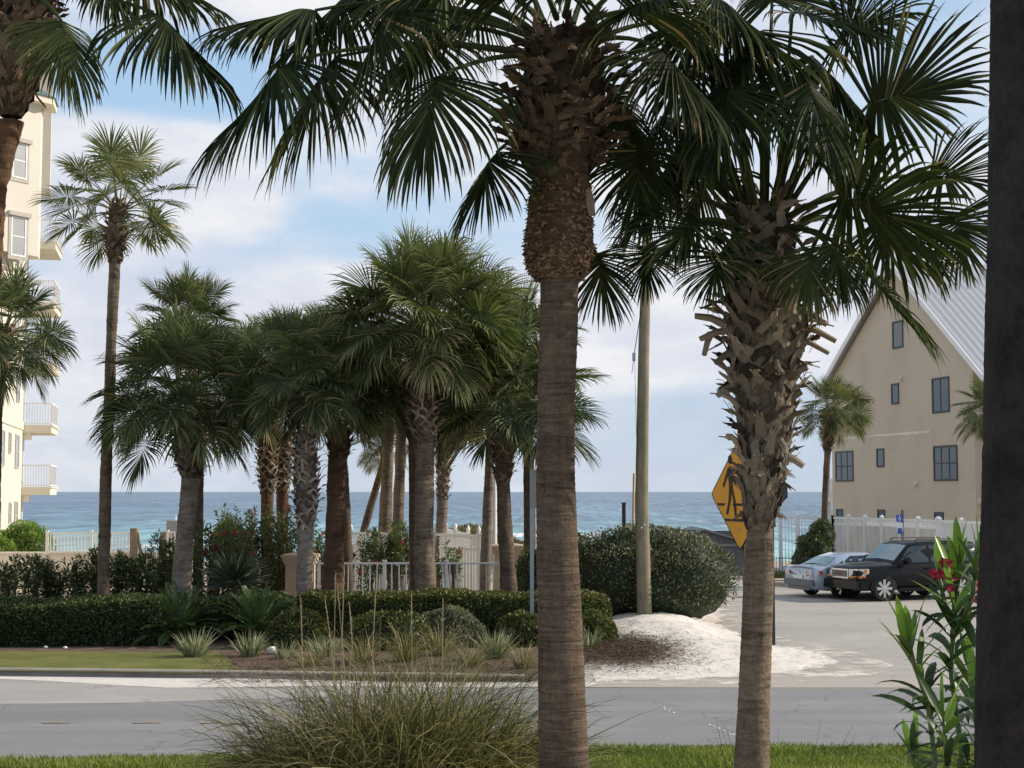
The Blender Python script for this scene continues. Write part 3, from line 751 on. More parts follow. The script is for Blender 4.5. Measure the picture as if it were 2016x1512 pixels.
def far_palm(seed, label, Y, bare, boot, crown, r_px, n=34, mat='trunk_grey', leaf='palm', bootmat='boot_far', nboot=60, base_t=.45, droop=1.0, el=(85, -30), group='palms growing behind the hedge', dead=.04, zb=0.0):
    R = np.random.default_rng(seed)
    tp = px_path(Y, [(a_, b_, w_*.84) for a_, b_, w_ in bare], True, zb)
    base = tp[-1][:3].copy(); base[2] = zb
    t = root('palm_tree', label, 'palm tree', base, group=group)
    c = P(crown[0], crown[1], Y)
    m = MB(); full = tp
    if not boot:
        full = np.vstack([[c[0], c[1], c[2]-.1, tp[0][3]*.85], tp])
    if boot:
        bp = px_path(Y, boot, False)
        core = bp.copy(); core[:, 3] *= .66
        full = np.vstack([core, tp])
    trunk_mesh(m, R, full, 150, 16, .13, seed, .022)
    m.build('trunk', M[mat], t)
    if boot:
        m = MB(); bp2 = bp.copy(); bp2[:, 3] *= .74
        ht = abs(bp[0][2]-bp[-1][2])
        boots(m, R, bp2, int(nboot*1.2), min(.30, ht*.35), .070, .42, .35, (.05, .75))
        m.build('leaf_bases', M[bootmat], t)
    m = MB(); crown_random(R, c, r_px*1.0*mpp(Y), int(n*1.75), m, el, base_t, 46, droop, dead=dead)
    # a few dead hanging leaves under the crown
    m.build('crown', M[leaf], t)
    return t

# (the tall thin palm on the left, then the row behind the hedge, left to right)
far_palm(11, 'tall slender palm with a small open crown, alone near the cream building', 38, [(226, 520, 27), (220, 640, 25), (215, 800, 25), (208, 950, 27), (203, 1180, 28)],
         [(232, 400, 34), (230, 460, 60), (226, 520, 36)], (235, 408), 150, 14, 'trunk_tan', 'palm_olive', 'boot_brown', 42, .42, .75, (80, -25))
far_palm(12, 'palm cut off by the left photo edge, its crown in front of the cream building', 36, [(6, 716, 26), (-8, 800, 30), (-20, 1180, 36)],
         [(8, 650, 44), (8, 690, 42), (0, 725, 28)], (6, 650), 142, 26, 'trunk_brown', 'palm', 'boot_brown', 30, .45, 1.0, (85, -45))
far_palm(13, 'thick grey palm with torn leaf bases hanging at its neck, leftmost of the cluster', 37, [(376, 940, 46), (370, 1000, 42), (362, 1080, 42), (355, 1175, 48)],
         [(368, 820, 60), (370, 870, 84), (374, 925, 66), (376, 950, 46)], (352, 775), 176, 38, 'trunk_grey', 'palm', 'boot_brown', 60, .40, 1.0)
far_palm(14, 'palm whose narrow trunk shows just right of the thick grey one, crown rising above it', 41, [(392, 860, 20), (392, 950, 22), (390, 1080, 22), (388, 1170, 24)],
         None, (372, 640), 118, 24, 'trunk_brown', 'palm', 'boot_brown', 30, .40, .8, (85, -20))
far_palm(15, 'booted palm with reddish lower trunk above the red flowering shrub, left one of the pair', 45, [(526, 970, 30), (526, 1020, 28), (526, 1100, 30)],
         [(528, 830, 50), (526, 900, 56), (526, 975, 36)], (478, 770), 140, 26, 'trunk_red', 'palm', 'boot_far', 70, .33, 1.1)
far_palm(16, 'booted palm right of its twin, above the red flowering shrub', 46.5, [(556, 970, 28), (556, 1020, 26), (556, 1100, 28)],
         [(560, 850, 44), (556, 900, 52), (556, 975, 32)], (548, 725), 130, 22, 'trunk_red', 'palm', 'boot_far', 60, .38, 1.0)
far_palm(17, 'palm with a woven pale criss-cross upper trunk, in front of the beige gate pillar', 36, [(601, 1040, 38), (600, 1100, 36), (599, 1175, 38)],
         [(600, 850, 54), (602, 930, 66), (603, 1000, 58), (601, 1050, 38)], (592, 750), 150, 32, 'trunk_grey', 'palm', 'boot_far', 90, .36, 1.05)
far_palm(18, 'palm with a smooth dark red-brown trunk, right of the beige pillar', 38, [(664, 900, 42), (661, 1000, 44), (657, 1100, 48), (655, 1180, 50)],
         [(668, 840, 60), (668, 880, 62), (665, 915, 42)], (652, 770), 142, 28, 'trunk_red', 'palm', 'boot_brown', 34, .36, 1.1)
far_palm(19, 'thin palm trunk half hidden behind the smooth red-brown one', 44, [(676, 930, 24), (680, 1010, 24), (684, 1120, 26)],
         None, (645, 690), 110, 14, 'trunk_brown', 'palm', base_t=.36)
far_palm(20, 'slim leaning palm trunk slanting up to the right above the white lattice fence', 53, [(756, 905, 16), (738, 970, 18), (716, 1045, 18), (705, 1085, 19)],
         None, (752, 880), 66, 14, 'trunk_brown', 'palm_olive', base_t=.6, dead=.2)
far_palm(21, 'straight tan palm trunk directly right of the leaning one', 52, [(765, 850, 26), (762, 940, 28), (757, 1045, 30), (755, 1090, 30)],
         None, (760, 790), 95, 16, 'trunk_tan', 'palm', base_t=.4)
far_palm(22, 'second straight tan palm trunk, between the leaning group and the big central palm', 51, [(790, 850, 24), (787, 940, 25), (783, 1045, 27), (781, 1090, 28)],
         None, (800, 780), 90, 16, 'trunk_tan', 'palm', base_t=.4)
far_palm(23, 'tallest palm of the cluster, wide crown and a pale broken stub at its neck', 37, [(838, 870, 46), (835, 960, 46), (834, 1080, 47), (838, 1175, 50)],
         [(826, 700, 56), (832, 780, 74), (836, 840, 66), (838, 880, 48)], (838, 640), 205, 50, 'trunk_tan', 'palm_olive', 'boot_far', 90, .42, 1.0, (88, -24))
far_palm(24, 'dark trunk pressed against the left side of the tallest palm', 39, [(812, 870, 20), (814, 960, 22), (816, 1180, 24)],
         None, (760, 740), 120, 18, 'trunk_brown', 'palm', base_t=.38)
far_palm(25, 'narrow palm with a pale criss-cross trunk ending at the white fence, right of the tallest', 50, [(871, 985, 26), (869, 1045, 26), (868, 1090, 28)],
         [(876, 850, 34), (873, 920, 36), (870, 990, 27)], (882, 800), 112, 24, 'trunk_grey', 'palm', 'boot_far', 70, .40)
far_palm(26, 'bare thin palm trunk left of the white flagpole', 43, [(966, 850, 20), (962, 950, 22), (958, 1060, 24), (954, 1180, 28)],
         None, (955, 745), 160, 32, 'trunk_grey', 'palm_olive', base_t=.42)
far_palm(27, 'palm with a short booted neck and curling stubs, right of the white flagpole', 38, [(990, 950, 32), (993, 1010, 33), (998, 1100, 36), (1004, 1180, 44)],
         [(994, 840, 50), (992, 890, 60), (990, 940, 46), (990, 955, 32)], (1005, 790), 185, 30, 'trunk_brown', 'palm', 'boot_brown', 60, .38, .8, (80, -18))
far_palm(28, 'palm crown filling the top right of the cluster behind the foreground trunk', 42, [(1040, 850, 24), (1042, 980, 26), (1044, 1180, 30)],
         None, (1000, 690), 150, 28, 'trunk_brown', 'palm', base_t=.42)
far_palm(29, 'small distant palm with a compact round crown beside the tan gabled building', 62, [(1630, 880, 16), (1625, 960, 14), (1621, 1090, 15)],
         [(1632, 815, 34), (1630, 850, 38), (1629, 892, 20)], (1640, 805), 76, 24, 'trunk_brown', 'palm_olive', 'boot_brown', 44, .45, 1.0, (80, -40), 'palms beside the tan gabled building')
far_palm(30, 'small palm crown peeking out left of the dark foreground trunk, against the tan building', 56, [(1955, 900, 18), (1955, 1090, 20)],
         None, (1950, 812), 78, 22, 'trunk_brown', 'palm', base_t=.42, group='palms beside the tan gabled building')

# ---- foreground palm one (centre)
def near_palm1():
    Y = 11.0; R = np.random.default_rng(101)
    bare = px_path(Y, [(1101, 540, 76), (1100, 650, 76), (1095, 800, 74), (1094, 950, 76), (1098, 1100, 84), (1105, 1300, 90), (1110, 1512, 98)], True)
    base = bare[-1][:3].copy(); base[2] = 0
    t = root('palm_tree', 'nearest centre palm with a long bare ringed trunk and thick brown collar', 'palm tree', base)
    m = MB(); trunk_mesh(m, R, bare, 420, 40, .035, 1.0, .010)
    # peeled scar low on the right side
    m.build('trunk', M['trunk_brown'], t, smooth=False)
    m = MB(); fb = px_path(Y, [(1104, 350, 112), (1102, 420, 124), (1099, 490, 132), (1099, 525, 118), (1100, 548, 84)], False)
    trunk_mesh(m, R, fb, 60, 40, .12, 4.0, .02, .25)
    seg = fb
    for i in range(1500):          # small torn scales
        k = R.random()**.8; j = k*(len(fb)-1); i0 = int(min(j, len(fb)-2)); q = fb[i0]*(1-(j-i0)) + fb[i0+1]*(j-i0)
        a = R.uniform(0, 6.283); rr_ = q[3]*1.0
        c = np.array([q[0]+math.cos(a)*rr_, q[1]+math.sin(a)*rr_, q[2]]); nor = np.array([math.cos(a), math.sin(a), 0])
        d = nrm(np.array([-math.sin(a), math.cos(a), 0])*R.normal(0, .9) + nor*.35 + DOWN*R.uniform(-.2, .7))
        m.strap([c, c+d*R.uniform(.02, .055)], [R.uniform(.015, .04), .01], .006, nor, R.uniform(.1, .95))
    m.build('fibre_collar', M['fibre'], t)
    m = MB(); bp = px_path(Y, [(1108, 90, 130), (1108, 160, 165), (1102, 240, 190), (1098, 310, 186), (1100, 360, 130)], False)
    core = bp.copy(); core[:, 3] *= .78; trunk_mesh(m, R, core, 40, 24, .15, 2.0, .02, .12)
    b2 = bp.copy(); b2[:, 3] *= .80
    boots(m, R, b2, 170, .24, .10, .42, .6, (.0, .5), .8)
    # a pale torn base hanging down on the right, under the collar
    q = P(1158, 372, Y-.12); e = P(1166, 425, Y-.16)
    m.strap([q, (q+e)/2, e], [.05, .07, .05], .012, (0.3, -1, 0), 1.0)
    m.build('leaf_bases', M['boot_brown'], t)
    c = P(1106, 100, Y)
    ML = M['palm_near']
    fr = [ # hastula px, depth offset, tip px, L(m), roll, droop, sag
        ((575, 118), -.3, (440, 190), 0.98, .5, .95, .12), ((660, 112), .5, (560, 210), .95, .4, 1.1, .12),
        ((868, 148), -.7, (800, 260), .85, .3, 1.1, .12), ((770, 22), -.2, (690, 110), .85, .4, 1.0, .10),
        ((700, -20), .6, (560, 40), .95, .5, .9, .2),
        ((978, 300), -.35, (920, 380), .62, .2, .7, -.1), ((850, 60), .9, (770, 120), .8, .3, 1.1, .15),
        ((925, -60), -.5, (870, -160), .9, .4, .8, .1), ((1010, -110), .4, (980, -250), .9, .2, .8, .0),
        ((1090, -140), -.6, (1090, -280), .9, 1.0, .8, .0), ((1180, -110), .6, (1220, -230), .9, .2, .8, .0),
        ((1260, -60), -.3, (1340, -140), .9, -.4, .9, .1), ((1290, 90), -.5, (1400, 150), .80, -.3, .9, .2),
        ((1345, 45), .5, (1470, 110), .9, -.4, 1.1, .15), ((1330, 130), .2, (1430, 230), .9, -.3, 1.2, .1),
        ((1252, 290), .4, (1262, 400), .62, -.2, .7, -.1), ((1175, 500), .45, (1200, 590), .52, .1, .4, -.25),
        ((1215, 190), .8, (1280, 300), .7, -.2, 1.0, .1), ((960, 30), .2, (900, -20), .85, .3, 1.0, .1),
        ((1240, 20), -.8, (1300, -60), .8, -.3, 1.0, .1), ((880, -20), .1, (760, -60), .9, .4, 1.0, .15),
        ((1140, -60), -1.0, (1160, -160), .8, 0, 1.0, .1), ((1050, -50), -1.0, (1010, -150), .8, 0, 1.0, .1),
        ((1400, -10), .1, (1500, 20), .9, -.4, 1.0, .2), ((620, 20), .1, (490, -20), .9, .4, 1.0, .2),
    ]
    for i, (hp, dy, tp, L, ro, dr, sg) in enumerate(fr):
        h = P(hp[0], hp[1], Y+dy); tip = P(tp[0], tp[1], Y+dy*1.5)
        ang = math.atan2(dy, h[0]-c[0]); yb = min(hp[1]*.35+70, 150) if hp[1] < 250 else hp[1]*.7
        b0 = P(1106, yb, Y); b0 = b0 + np.array([math.cos(ang), math.sin(ang), 0])*.20
        frond(R, b0, h, tip, L, ML, t, roll=ro*.5, fold=-.50, nseg=74, droop=dr*1.3, sag=sg, base_t=.38, dead=.02)
near_palm1()

# ---- foreground palm two (right of centre)
def near_palm2():
    Y = 12.0; R = np.random.default_rng(202)
    bare = px_path(Y, [(1496, 1030, 58), (1495, 1100, 58), (1489, 1250, 60), (1483, 1400, 62), (1480, 1512, 70)], True)
    base = bare[-1][:3].copy(); base[2] = 0
    t = root('palm_tree', 'nearest right palm with shaggy split leaf bases, standing before the yellow sign', 'palm tree', base)
    bp = px_path(Y, [(1498, 440, 110), (1502, 500, 150), (1508, 600, 190), (1512, 660, 196), (1506, 740, 168), (1504, 820, 136), (1507, 900, 116), (1502, 980, 92), (1495, 1045, 72)], False)
    core = bp.copy(); core[:, 3] *= .70
    m = MB(); trunk_mesh(m, R, np.vstack([core, bare[1:]]), 380, 36, .05, 7.0, .010)
    m.build('trunk', M['trunk_tan'], t, smooth=False)
    m = MB(); b2 = bp.copy(); b2[:, 3] *= .72
    boots(m, R, b2, 210, .32, .095, .42, .55, (.0, .62))
    # broken stubs that stick out sideways
    for (x0, y0, x1, y1, w) in ((1430, 640, 1368, 622, .07), (1440, 650, 1378, 668, .06), (1400, 655, 1386, 700, .05), (1450, 690, 1408, 716, .06), (1560, 600, 1628, 640, .06),
                                (1570, 640, 1646, 672, .06), (1560, 665, 1632, 696, .05), (1440, 765, 1412, 780, .06), (1455, 800, 1418, 775, .05), (1540, 560, 1610, 566, .07),
                                (1450, 870, 1430, 858, .05), (1545, 900, 1582, 918, .07), (1560, 740, 1590, 722, .08), (1545, 800, 1578, 770, .07)):
        a = P(x0, y0, Y-.1); e = P(x1, y1, Y-.15); mid = (a+e)/2 + UP*.02
        m.strap([a, mid, e], [w*1.3, w, w*.8], .025, (0, -1, .4), R.uniform(.3, .8))
    for i in range(60):      # frayed fibres
        k = R.random(); j = k*(len(bp)-1.01); i0 = int(j); q = bp[i0]*(1-(j-i0))+bp[i0+1]*(j-i0); a = R.uniform(0, 6.283)
        c = np.array([q[0]+math.cos(a)*q[3]*.9, q[1]+math.sin(a)*q[3]*.9, q[2]]); nor = np.array([math.cos(a), math.sin(a), 0])
        e = c+nor*R.uniform(.03, .12)+np.array([0, 0, R.uniform(-.15, .15)])
        m.strap([c, (c+e)/2+UP*.02, e], [.014, .010, .004], .004, UP+nor, R.uniform(.1, .8))
    m.build('leaf_bases', M['boot_grey'], t)
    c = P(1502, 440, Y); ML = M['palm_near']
    fr = [
        ((1712, 205), .2, (1840, 150), 1.08, .9, .35, .1, .36), ((1655, 388), -.5, (1790, 400), 1.08, .6, .75, .1, .40),
        ((1708, 540), -.8, (1800, 610), .80, .45, .8, .35, .55), ((1880, 425), .4, (1900, 500), .55, .3, .5, .3, .4),
        ((1378, 432), -.6, (1310, 470), .62, .6, .7, .15, .42), ((1275, 490), -.1, (1270, 540), .40, .2, .5, .4, .42),
        ((1560, 25), -.2, (1680, 30), .85, -.4, .8, .0, .36), ((1830, 345), .7, (1930, 330), .85, .5, .5, .15, .36),
        ((1600, 110), .5, (1720, 200), 1.0, -.3, 1.1, .0, .36), ((1500, 60), -.6, (1420, 130), 1.0, .3, 1.2, .0, .34),
        ((1440, 110), .3, (1360, 220), 1.0, .3, 1.2, .0, .34), ((1390, 190), -.3, (1300, 300), .95, .4, 1.2, .05, .36),
        ((1580, 150), -.9, (1660, 240), .75, -.2, 1.2, .0, .38), ((1440, 170), -1.0, (1380, 260), .75, .2, 1.2, .0, .36),
        ((1340, 300), .4, (1250, 380), .85, .4, 1.0, .1, .38), ((1310, 360), -.2, (1230, 430), .60, .4, .8, .1, .42),
        ((1620, 240), -.3, (1730, 300), .9, -.3, 1.0, .0, .36), ((1520, 0), .6, (1540, -130), .9, .2, .9, .0, .36),
        ((1630, 480), -.7, (1680, 540), .55, -.2, .9, .3, .58), ((1590, 500), -.8, (1610, 570), .5, .1, .9, .3, .62),
        ((1420, 500), -.7, (1390, 560), .5, .1, .8, .25, .45), 
        ((1660, 60), .3, (1760, 0), .8, .5, .7, 0, .38), ((1440, 20), .1, (1340, 0), .9, .3, 1.1, .0, .34),
        ((1720, 440), .8, (1830, 480), .85, .4, .9, .2, .4), ((1400, 330), 1.0, (1330, 430), .8, .2, 1.1, .1, .34),
        
        ((1350, 130), .2, (1270, 230), .9, .3, 1.2, .1, .34), ((1300, 230), .6, (1220, 320), .75, .3, 1.1, .1, .36),
    ]
    for i, (hp, dy, tp, L, ro, dr, sg, bt) in enumerate(fr):
        h = P(hp[0], hp[1], Y+dy); tip = P(tp[0], tp[1], Y+dy*1.4)
        ang = math.atan2(dy, h[0]-c[0]); b0 = P(1502, 445 if hp[1] < 420 else 470, Y) + np.array([math.cos(ang), math.sin(ang), 0])*.12
        frond(R, b0, h, tip, L, ML, t, roll=ro*(.5 if dr >= .9 else 1), fold=(-.45 if dr >= .9 else .12), nseg=64, droop=dr*(1.25 if dr >= .9 else .9), sag=sg, base_t=bt, dead=.03, pr=.020)
near_palm2()

# ---- foreground palm three (top left corner)
def near_palm3():
    Y = 11.5; R = np.random.default_rng(303)
    bare = px_path(Y, [(18, 240, 62), (4, 300, 54), (-14, 380, 50), (-30, 600, 52), (-50, 1000, 60), (-70, 1512, 70)], True)
    base = bare[-1][:3].copy(); base[2] = 0
    t = root('palm_tree', 'palm leaning in at the top left corner, shaggy brown neck above the cream building', 'palm tree', base)
    m = MB(); trunk_mesh(m, R, bare, 200, 26, .10, 3.0, .03)
    m.build('trunk', M['trunk_red'], t, smooth=False)
    bp = px_path(Y, [(60, -60, 80), (52, 40, 120), (44, 110, 120), (34, 170, 105), (22, 230, 60)], False)
    m = MB(); core = bp.copy(); core[:, 3] *= .75; trunk_mesh(m, R, core, 30, 20, .12, 8, .02, .12)
    b2 = bp.copy(); b2[:, 3] *= .76; boots(m, R, b2, 100, .25, .08, .4, .5, (.15, .75))
    m.build('leaf_bases', M['boot_brown'], t)
    for (hp, dy, tp, L, ro, dr, sg, bt) in (((302, 24), -.4, (400, 60), .92, -.4, 1.1, .1, .34), ((120, 40), -.6, (150, 110), .62, -.2, .9, .1, .66),
                                            ((110, 60), .2, (150, 140), .6, -.2, .9, .1, .6), ((200, -40), .3, (290, 10), .7, -.3, 1.0, .1, .4),
                                            ((-60, 40), .3, (-160, 100), .9, .3, 1.0, .1, .4), ((260, -60), .6, (380, -60), .9, -.3, 1.0, .1, .36),
                                            ((160, -100), -.4, (240, -200), .8, -.3, 1.0, .1, .4), ((60, -160), .2, (60, -260), .9, 0, 1.0, .1, .4)):
        h = P(hp[0], hp[1], Y+dy); tip = P(tp[0], tp[1], Y+dy*1.3)
        b0 = P(60, min(hp[1], 60)*.6-30, Y)
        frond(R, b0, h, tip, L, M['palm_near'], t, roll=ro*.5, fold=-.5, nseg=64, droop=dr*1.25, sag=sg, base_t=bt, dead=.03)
near_palm3()

# ---- dark trunk at the right edge
def dark_trunk():
    Y = 4.4; R = np.random.default_rng(404); w = 250
    xs = [(1954, -60), (1952, 200), (1950, 420), (1942, 640), (1941, 800), (1938, 1000), (1932, 1200), (1927, 1512)]
    path = px_path(Y, [(x+w/2, y, w) for x, y in xs], True)
    path = np.vstack([[path[0][0], path[0][1], 8.0, path[0][3]*.95], path])
    base = path[-1][:3].copy(); base[2] = 0
    t = root('tree_trunk', 'very dark rough trunk filling the right edge of the photo', 'tree trunk', base)
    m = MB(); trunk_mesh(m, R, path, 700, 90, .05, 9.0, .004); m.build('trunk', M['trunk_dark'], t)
dark_trunk()

# ------------------------------------------------------------------ shrubs, hedges, grasses
def leaf_cloud(mb, R, ells, k, ls, wd, tint_mu=.5, core=.84, shell=.25, up=.3):
    """leaves on the lumpy skins of ellipsoids [(cx,cy,cz,rx,ry,rz)]"""
    ells = np.array(ells, float); vol = ells[:, 3]*ells[:, 5]+ells[:, 4]*ells[:, 5]+ells[:, 3]*ells[:, 4]; pr = vol/vol.sum()
    ii = R.choice(len(ells), k, p=pr); e = ells[ii]
    d = nrm(R.normal(size=(k, 3))); d[:, 2] = np.where((d[:, 2] < -.4), -d[:, 2], d[:, 2])
    nz = np.array([mn.noise(Vector(tuple(v*2.6))+Vector((float(c[0]), float(c[1]), 0))) for v, c in zip(d, e)])
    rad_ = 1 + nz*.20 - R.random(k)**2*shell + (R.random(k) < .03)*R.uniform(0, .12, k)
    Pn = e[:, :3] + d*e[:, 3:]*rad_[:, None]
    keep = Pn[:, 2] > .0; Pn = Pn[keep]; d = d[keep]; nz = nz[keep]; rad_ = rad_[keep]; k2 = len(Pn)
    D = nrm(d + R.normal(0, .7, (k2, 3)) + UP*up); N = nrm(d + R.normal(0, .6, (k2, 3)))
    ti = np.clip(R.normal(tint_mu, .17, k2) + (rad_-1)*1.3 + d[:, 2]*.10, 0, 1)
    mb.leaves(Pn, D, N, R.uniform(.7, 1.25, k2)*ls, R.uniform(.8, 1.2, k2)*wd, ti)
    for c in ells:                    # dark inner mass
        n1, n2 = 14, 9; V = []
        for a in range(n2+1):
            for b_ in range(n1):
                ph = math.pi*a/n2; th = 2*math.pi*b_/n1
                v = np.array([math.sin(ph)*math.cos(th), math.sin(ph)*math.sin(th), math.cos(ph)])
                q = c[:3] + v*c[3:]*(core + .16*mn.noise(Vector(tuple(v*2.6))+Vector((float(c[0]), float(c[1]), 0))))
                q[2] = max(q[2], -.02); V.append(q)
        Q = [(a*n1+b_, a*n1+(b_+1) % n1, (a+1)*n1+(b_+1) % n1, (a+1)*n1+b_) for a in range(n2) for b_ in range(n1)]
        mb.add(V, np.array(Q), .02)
def shrub(seed, name, label, cat, ells, k, ls, wd, mat, tint=.5, group=None, **kw):
    R = np.random.default_rng(seed); c = ells[0]
    m = MB(); leaf_cloud(m, R, ells, k, ls, wd, tint, **kw)
    t = root(name, label, cat, (c[0], c[1], 0), group=group)
    m.build('foliage', M[mat], t); return t
def box_hedge(seed, label, A, B, depth, h, k, mat, tint=.5, ls=.085, group='clipped hedges across the road', zb=.1, A_h=None):
    """clipped hedge between ground points A and B (front face), lumpy"""
    R = np.random.default_rng(seed); A = np.array(A[:2]); B = np.array(B[:2]); L = np.linalg.norm(B-A); d = (B-A)/L; n_ = np.array([-d[1], d[0]])
    m = MB()
    def pos(u, f, q):        # u along, f: profile param 0 front bottom..1 back ; q in-out
        # rounded profile
        hh = h*(1+.05*math.sin(u*1.7+seed)+.06*mn.noise(Vector((u*.9, seed, 0))))
        endr = min(1.0, math.sqrt(max(0, min(u, L-u))/.35)) if min(u, L-u) < .35 else 1.0
        if f < .45: y = .0 - .06*math.sin(f/.45*3.1); z = hh*f/.45*.93
        else:
            k_ = (f-.45)/.55; y = depth*k_; z = hh*(.93 + .07*math.sin(k_*3.14))
        if f < .5 and f > .38: y += .05
        o_ = .07*mn.noise(Vector((u*2.2, f*5, seed)))
        y = depth/2 + (y-depth/2)*(.6+.4*endr) + (-o_ if f < .45 else 0); z = z*(.75+.25*endr) + (o_ if f >= .45 else 0)
        return u, y, z
    us = R.uniform(0, L, k); f = R.random(k); Pn = []; Nn = []
    for u, ff in zip(us, f):
        u_, y, z = pos(u, ff, 0); inn = R.random()**2*.10
        nor = np.array([-n_[0], -n_[1], .15]) if ff < .45 else np.array([0, 0, 1.0])
        q = np.array([A[0]+d[0]*u_+n_[0]*y, A[1]+d[1]*u_+n_[1]*y, z+zb]) - nor*inn
        Pn.append(q); Nn.append(nor)
    Pn = np.array(Pn); Nn = np.array(Nn)
    D = nrm(Nn*.6 + R.normal(0, .7, (k, 3)) + UP*.2); N = nrm(Nn + R.normal(0, .6, (k, 3)))
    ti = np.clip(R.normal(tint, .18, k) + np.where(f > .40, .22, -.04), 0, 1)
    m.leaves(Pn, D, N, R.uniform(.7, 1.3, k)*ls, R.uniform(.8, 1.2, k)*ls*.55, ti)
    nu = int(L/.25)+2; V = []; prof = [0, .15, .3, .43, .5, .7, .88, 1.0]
    for i in range(nu):
        u = L*i/(nu-1)
        for j, ff in enumerate(prof):
            u_, y, z = pos(u, ff, 0); y = depth/2 + (y-depth/2)*.86; z = max(z*.94-.03, 0)
            V.append((A[0]+d[0]*u_+n_[0]*y, A[1]+d[1]*u_+n_[1]*y, z+zb-.02))
        V.append((A[0]+d[0]*u+n_[0]*depth*.9, A[1]+d[1]*u+n_[1]*depth*.9, 0))
    w = len(prof)+1
    Q = [(i*w+j, (i+1)*w+j, (i+1)*w+j+1, i*w+j+1) for i in range(nu-1) for j in range(w-1)]
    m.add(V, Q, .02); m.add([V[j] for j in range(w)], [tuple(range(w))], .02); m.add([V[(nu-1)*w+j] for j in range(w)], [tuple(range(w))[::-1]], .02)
    t = root('hedge', label, 'hedge', (A[0], A[1], 0), group=group)
    m.build('foliage', M[mat], t); return t

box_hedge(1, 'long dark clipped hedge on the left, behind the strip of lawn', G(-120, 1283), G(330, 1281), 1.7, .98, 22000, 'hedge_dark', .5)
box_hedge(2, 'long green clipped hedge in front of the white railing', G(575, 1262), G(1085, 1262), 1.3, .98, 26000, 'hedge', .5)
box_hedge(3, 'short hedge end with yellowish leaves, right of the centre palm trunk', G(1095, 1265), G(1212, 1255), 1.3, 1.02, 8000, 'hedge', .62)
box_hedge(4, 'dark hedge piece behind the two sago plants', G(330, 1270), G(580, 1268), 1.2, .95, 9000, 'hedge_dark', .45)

def gz(px, py): p = G(px, py); return p
# big silvery shrub around the utility pole
bc = P(1290, 1150, 40.5)
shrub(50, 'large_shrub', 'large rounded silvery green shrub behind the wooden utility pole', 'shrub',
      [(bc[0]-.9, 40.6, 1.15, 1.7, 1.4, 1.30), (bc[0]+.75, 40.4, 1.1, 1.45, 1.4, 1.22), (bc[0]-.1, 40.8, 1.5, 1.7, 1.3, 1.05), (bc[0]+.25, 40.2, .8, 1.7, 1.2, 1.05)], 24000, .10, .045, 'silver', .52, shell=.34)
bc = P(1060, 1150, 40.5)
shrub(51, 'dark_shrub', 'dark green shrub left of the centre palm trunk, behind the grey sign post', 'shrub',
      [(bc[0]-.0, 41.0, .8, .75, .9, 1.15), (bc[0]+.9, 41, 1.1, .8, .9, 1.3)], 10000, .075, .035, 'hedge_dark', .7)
# bright green shrubs by the cream building
q = P(60, 1075, 58)
shrub(52, 'bright_shrub', 'sunlit bright green rounded shrub at the foot of the cream building', 'shrub',
      [(q[0]-.2, 58, 1.2, 1.15, 1.0, 1.05), (q[0]-1.1, 57.5, .9, .9, 1.0, .95)], 9000, .09, .05, 'bright', .6, group='bright shrubs by the cream building')
q = P(0, 1095, 56)
shrub(53, 'bright_shrub', 'smaller bright green shrub cut off by the left edge', 'shrub', [(q[0]-.15, 56, .95, .75, .8, .8)], 5000, .09, .05, 'bright', .55, group='bright shrubs by the cream building')
q = P(450, 1050, 52)
shrub(54, 'rounded_shrub', 'small dome-shaped green shrub seen over the red-flowered bushes', 'shrub', [(q[0], 52, 1.4, .62, .6, 1.2)], 5000, .07, .035, 'bright', .35)
# shrub near the right fence (by small palm)
q = P(1600, 1080, 60)
shrub(55, 'dark_shrub', 'dark green shrub leaning against the white fence beside the small palm', 'shrub',
      [(q[0]+.15, 60.5, .9, .75, .8, 1.0), (q[0]+.55, 60.8, 1.6, .5, .6, .75), (q[0]-.25, 60.3, .5, .6, .6, .6)], 9000, .09, .045, 'hedge_dark', .75)
q = G(1580, 1145)
b = MB(); blades('low_grass', (P(1525, 1130, 57)[0], P(1640, 1130, 57)[0], 56.6, 59.5), 5000, .22, .03, M['hedge'], 'low dark grass in the raised island behind the silver sedan', 'grass', .12)
# low shrubs in the bed
for i, (px, py, w, h, mt, lb) in enumerate(((580, 1285, .62, .60, 'hedge', 'low green mound shrub in the bed, left of the tall seed stalks'), (760, 1290, .95, .62, 'hedge', 'wide low green shrub behind the arching grass clump'),
                               (880, 1285, .75, .62, 'silver', 'greyish low shrub in the middle of the bed'), (1030, 1282, .60, .50, 'hedge', 'small green shrub at the foot of the grey sign post'),
                               (1165, 1275, .45, .45, 'hedge', 'small tufty shrub just right of the centre palm trunk'))):
    g = G(px, py); shrub(60+i, 'low_shrub', lb, 'shrub', [(g[0], g[1]+.3, .28, w, .5, h), (g[0]+.25, g[1]+.5, .2, w*.8, .5, h*.8)], 5500, .085, .045, mt, .62, group='low shrubs in the mulch bed', up=.5)

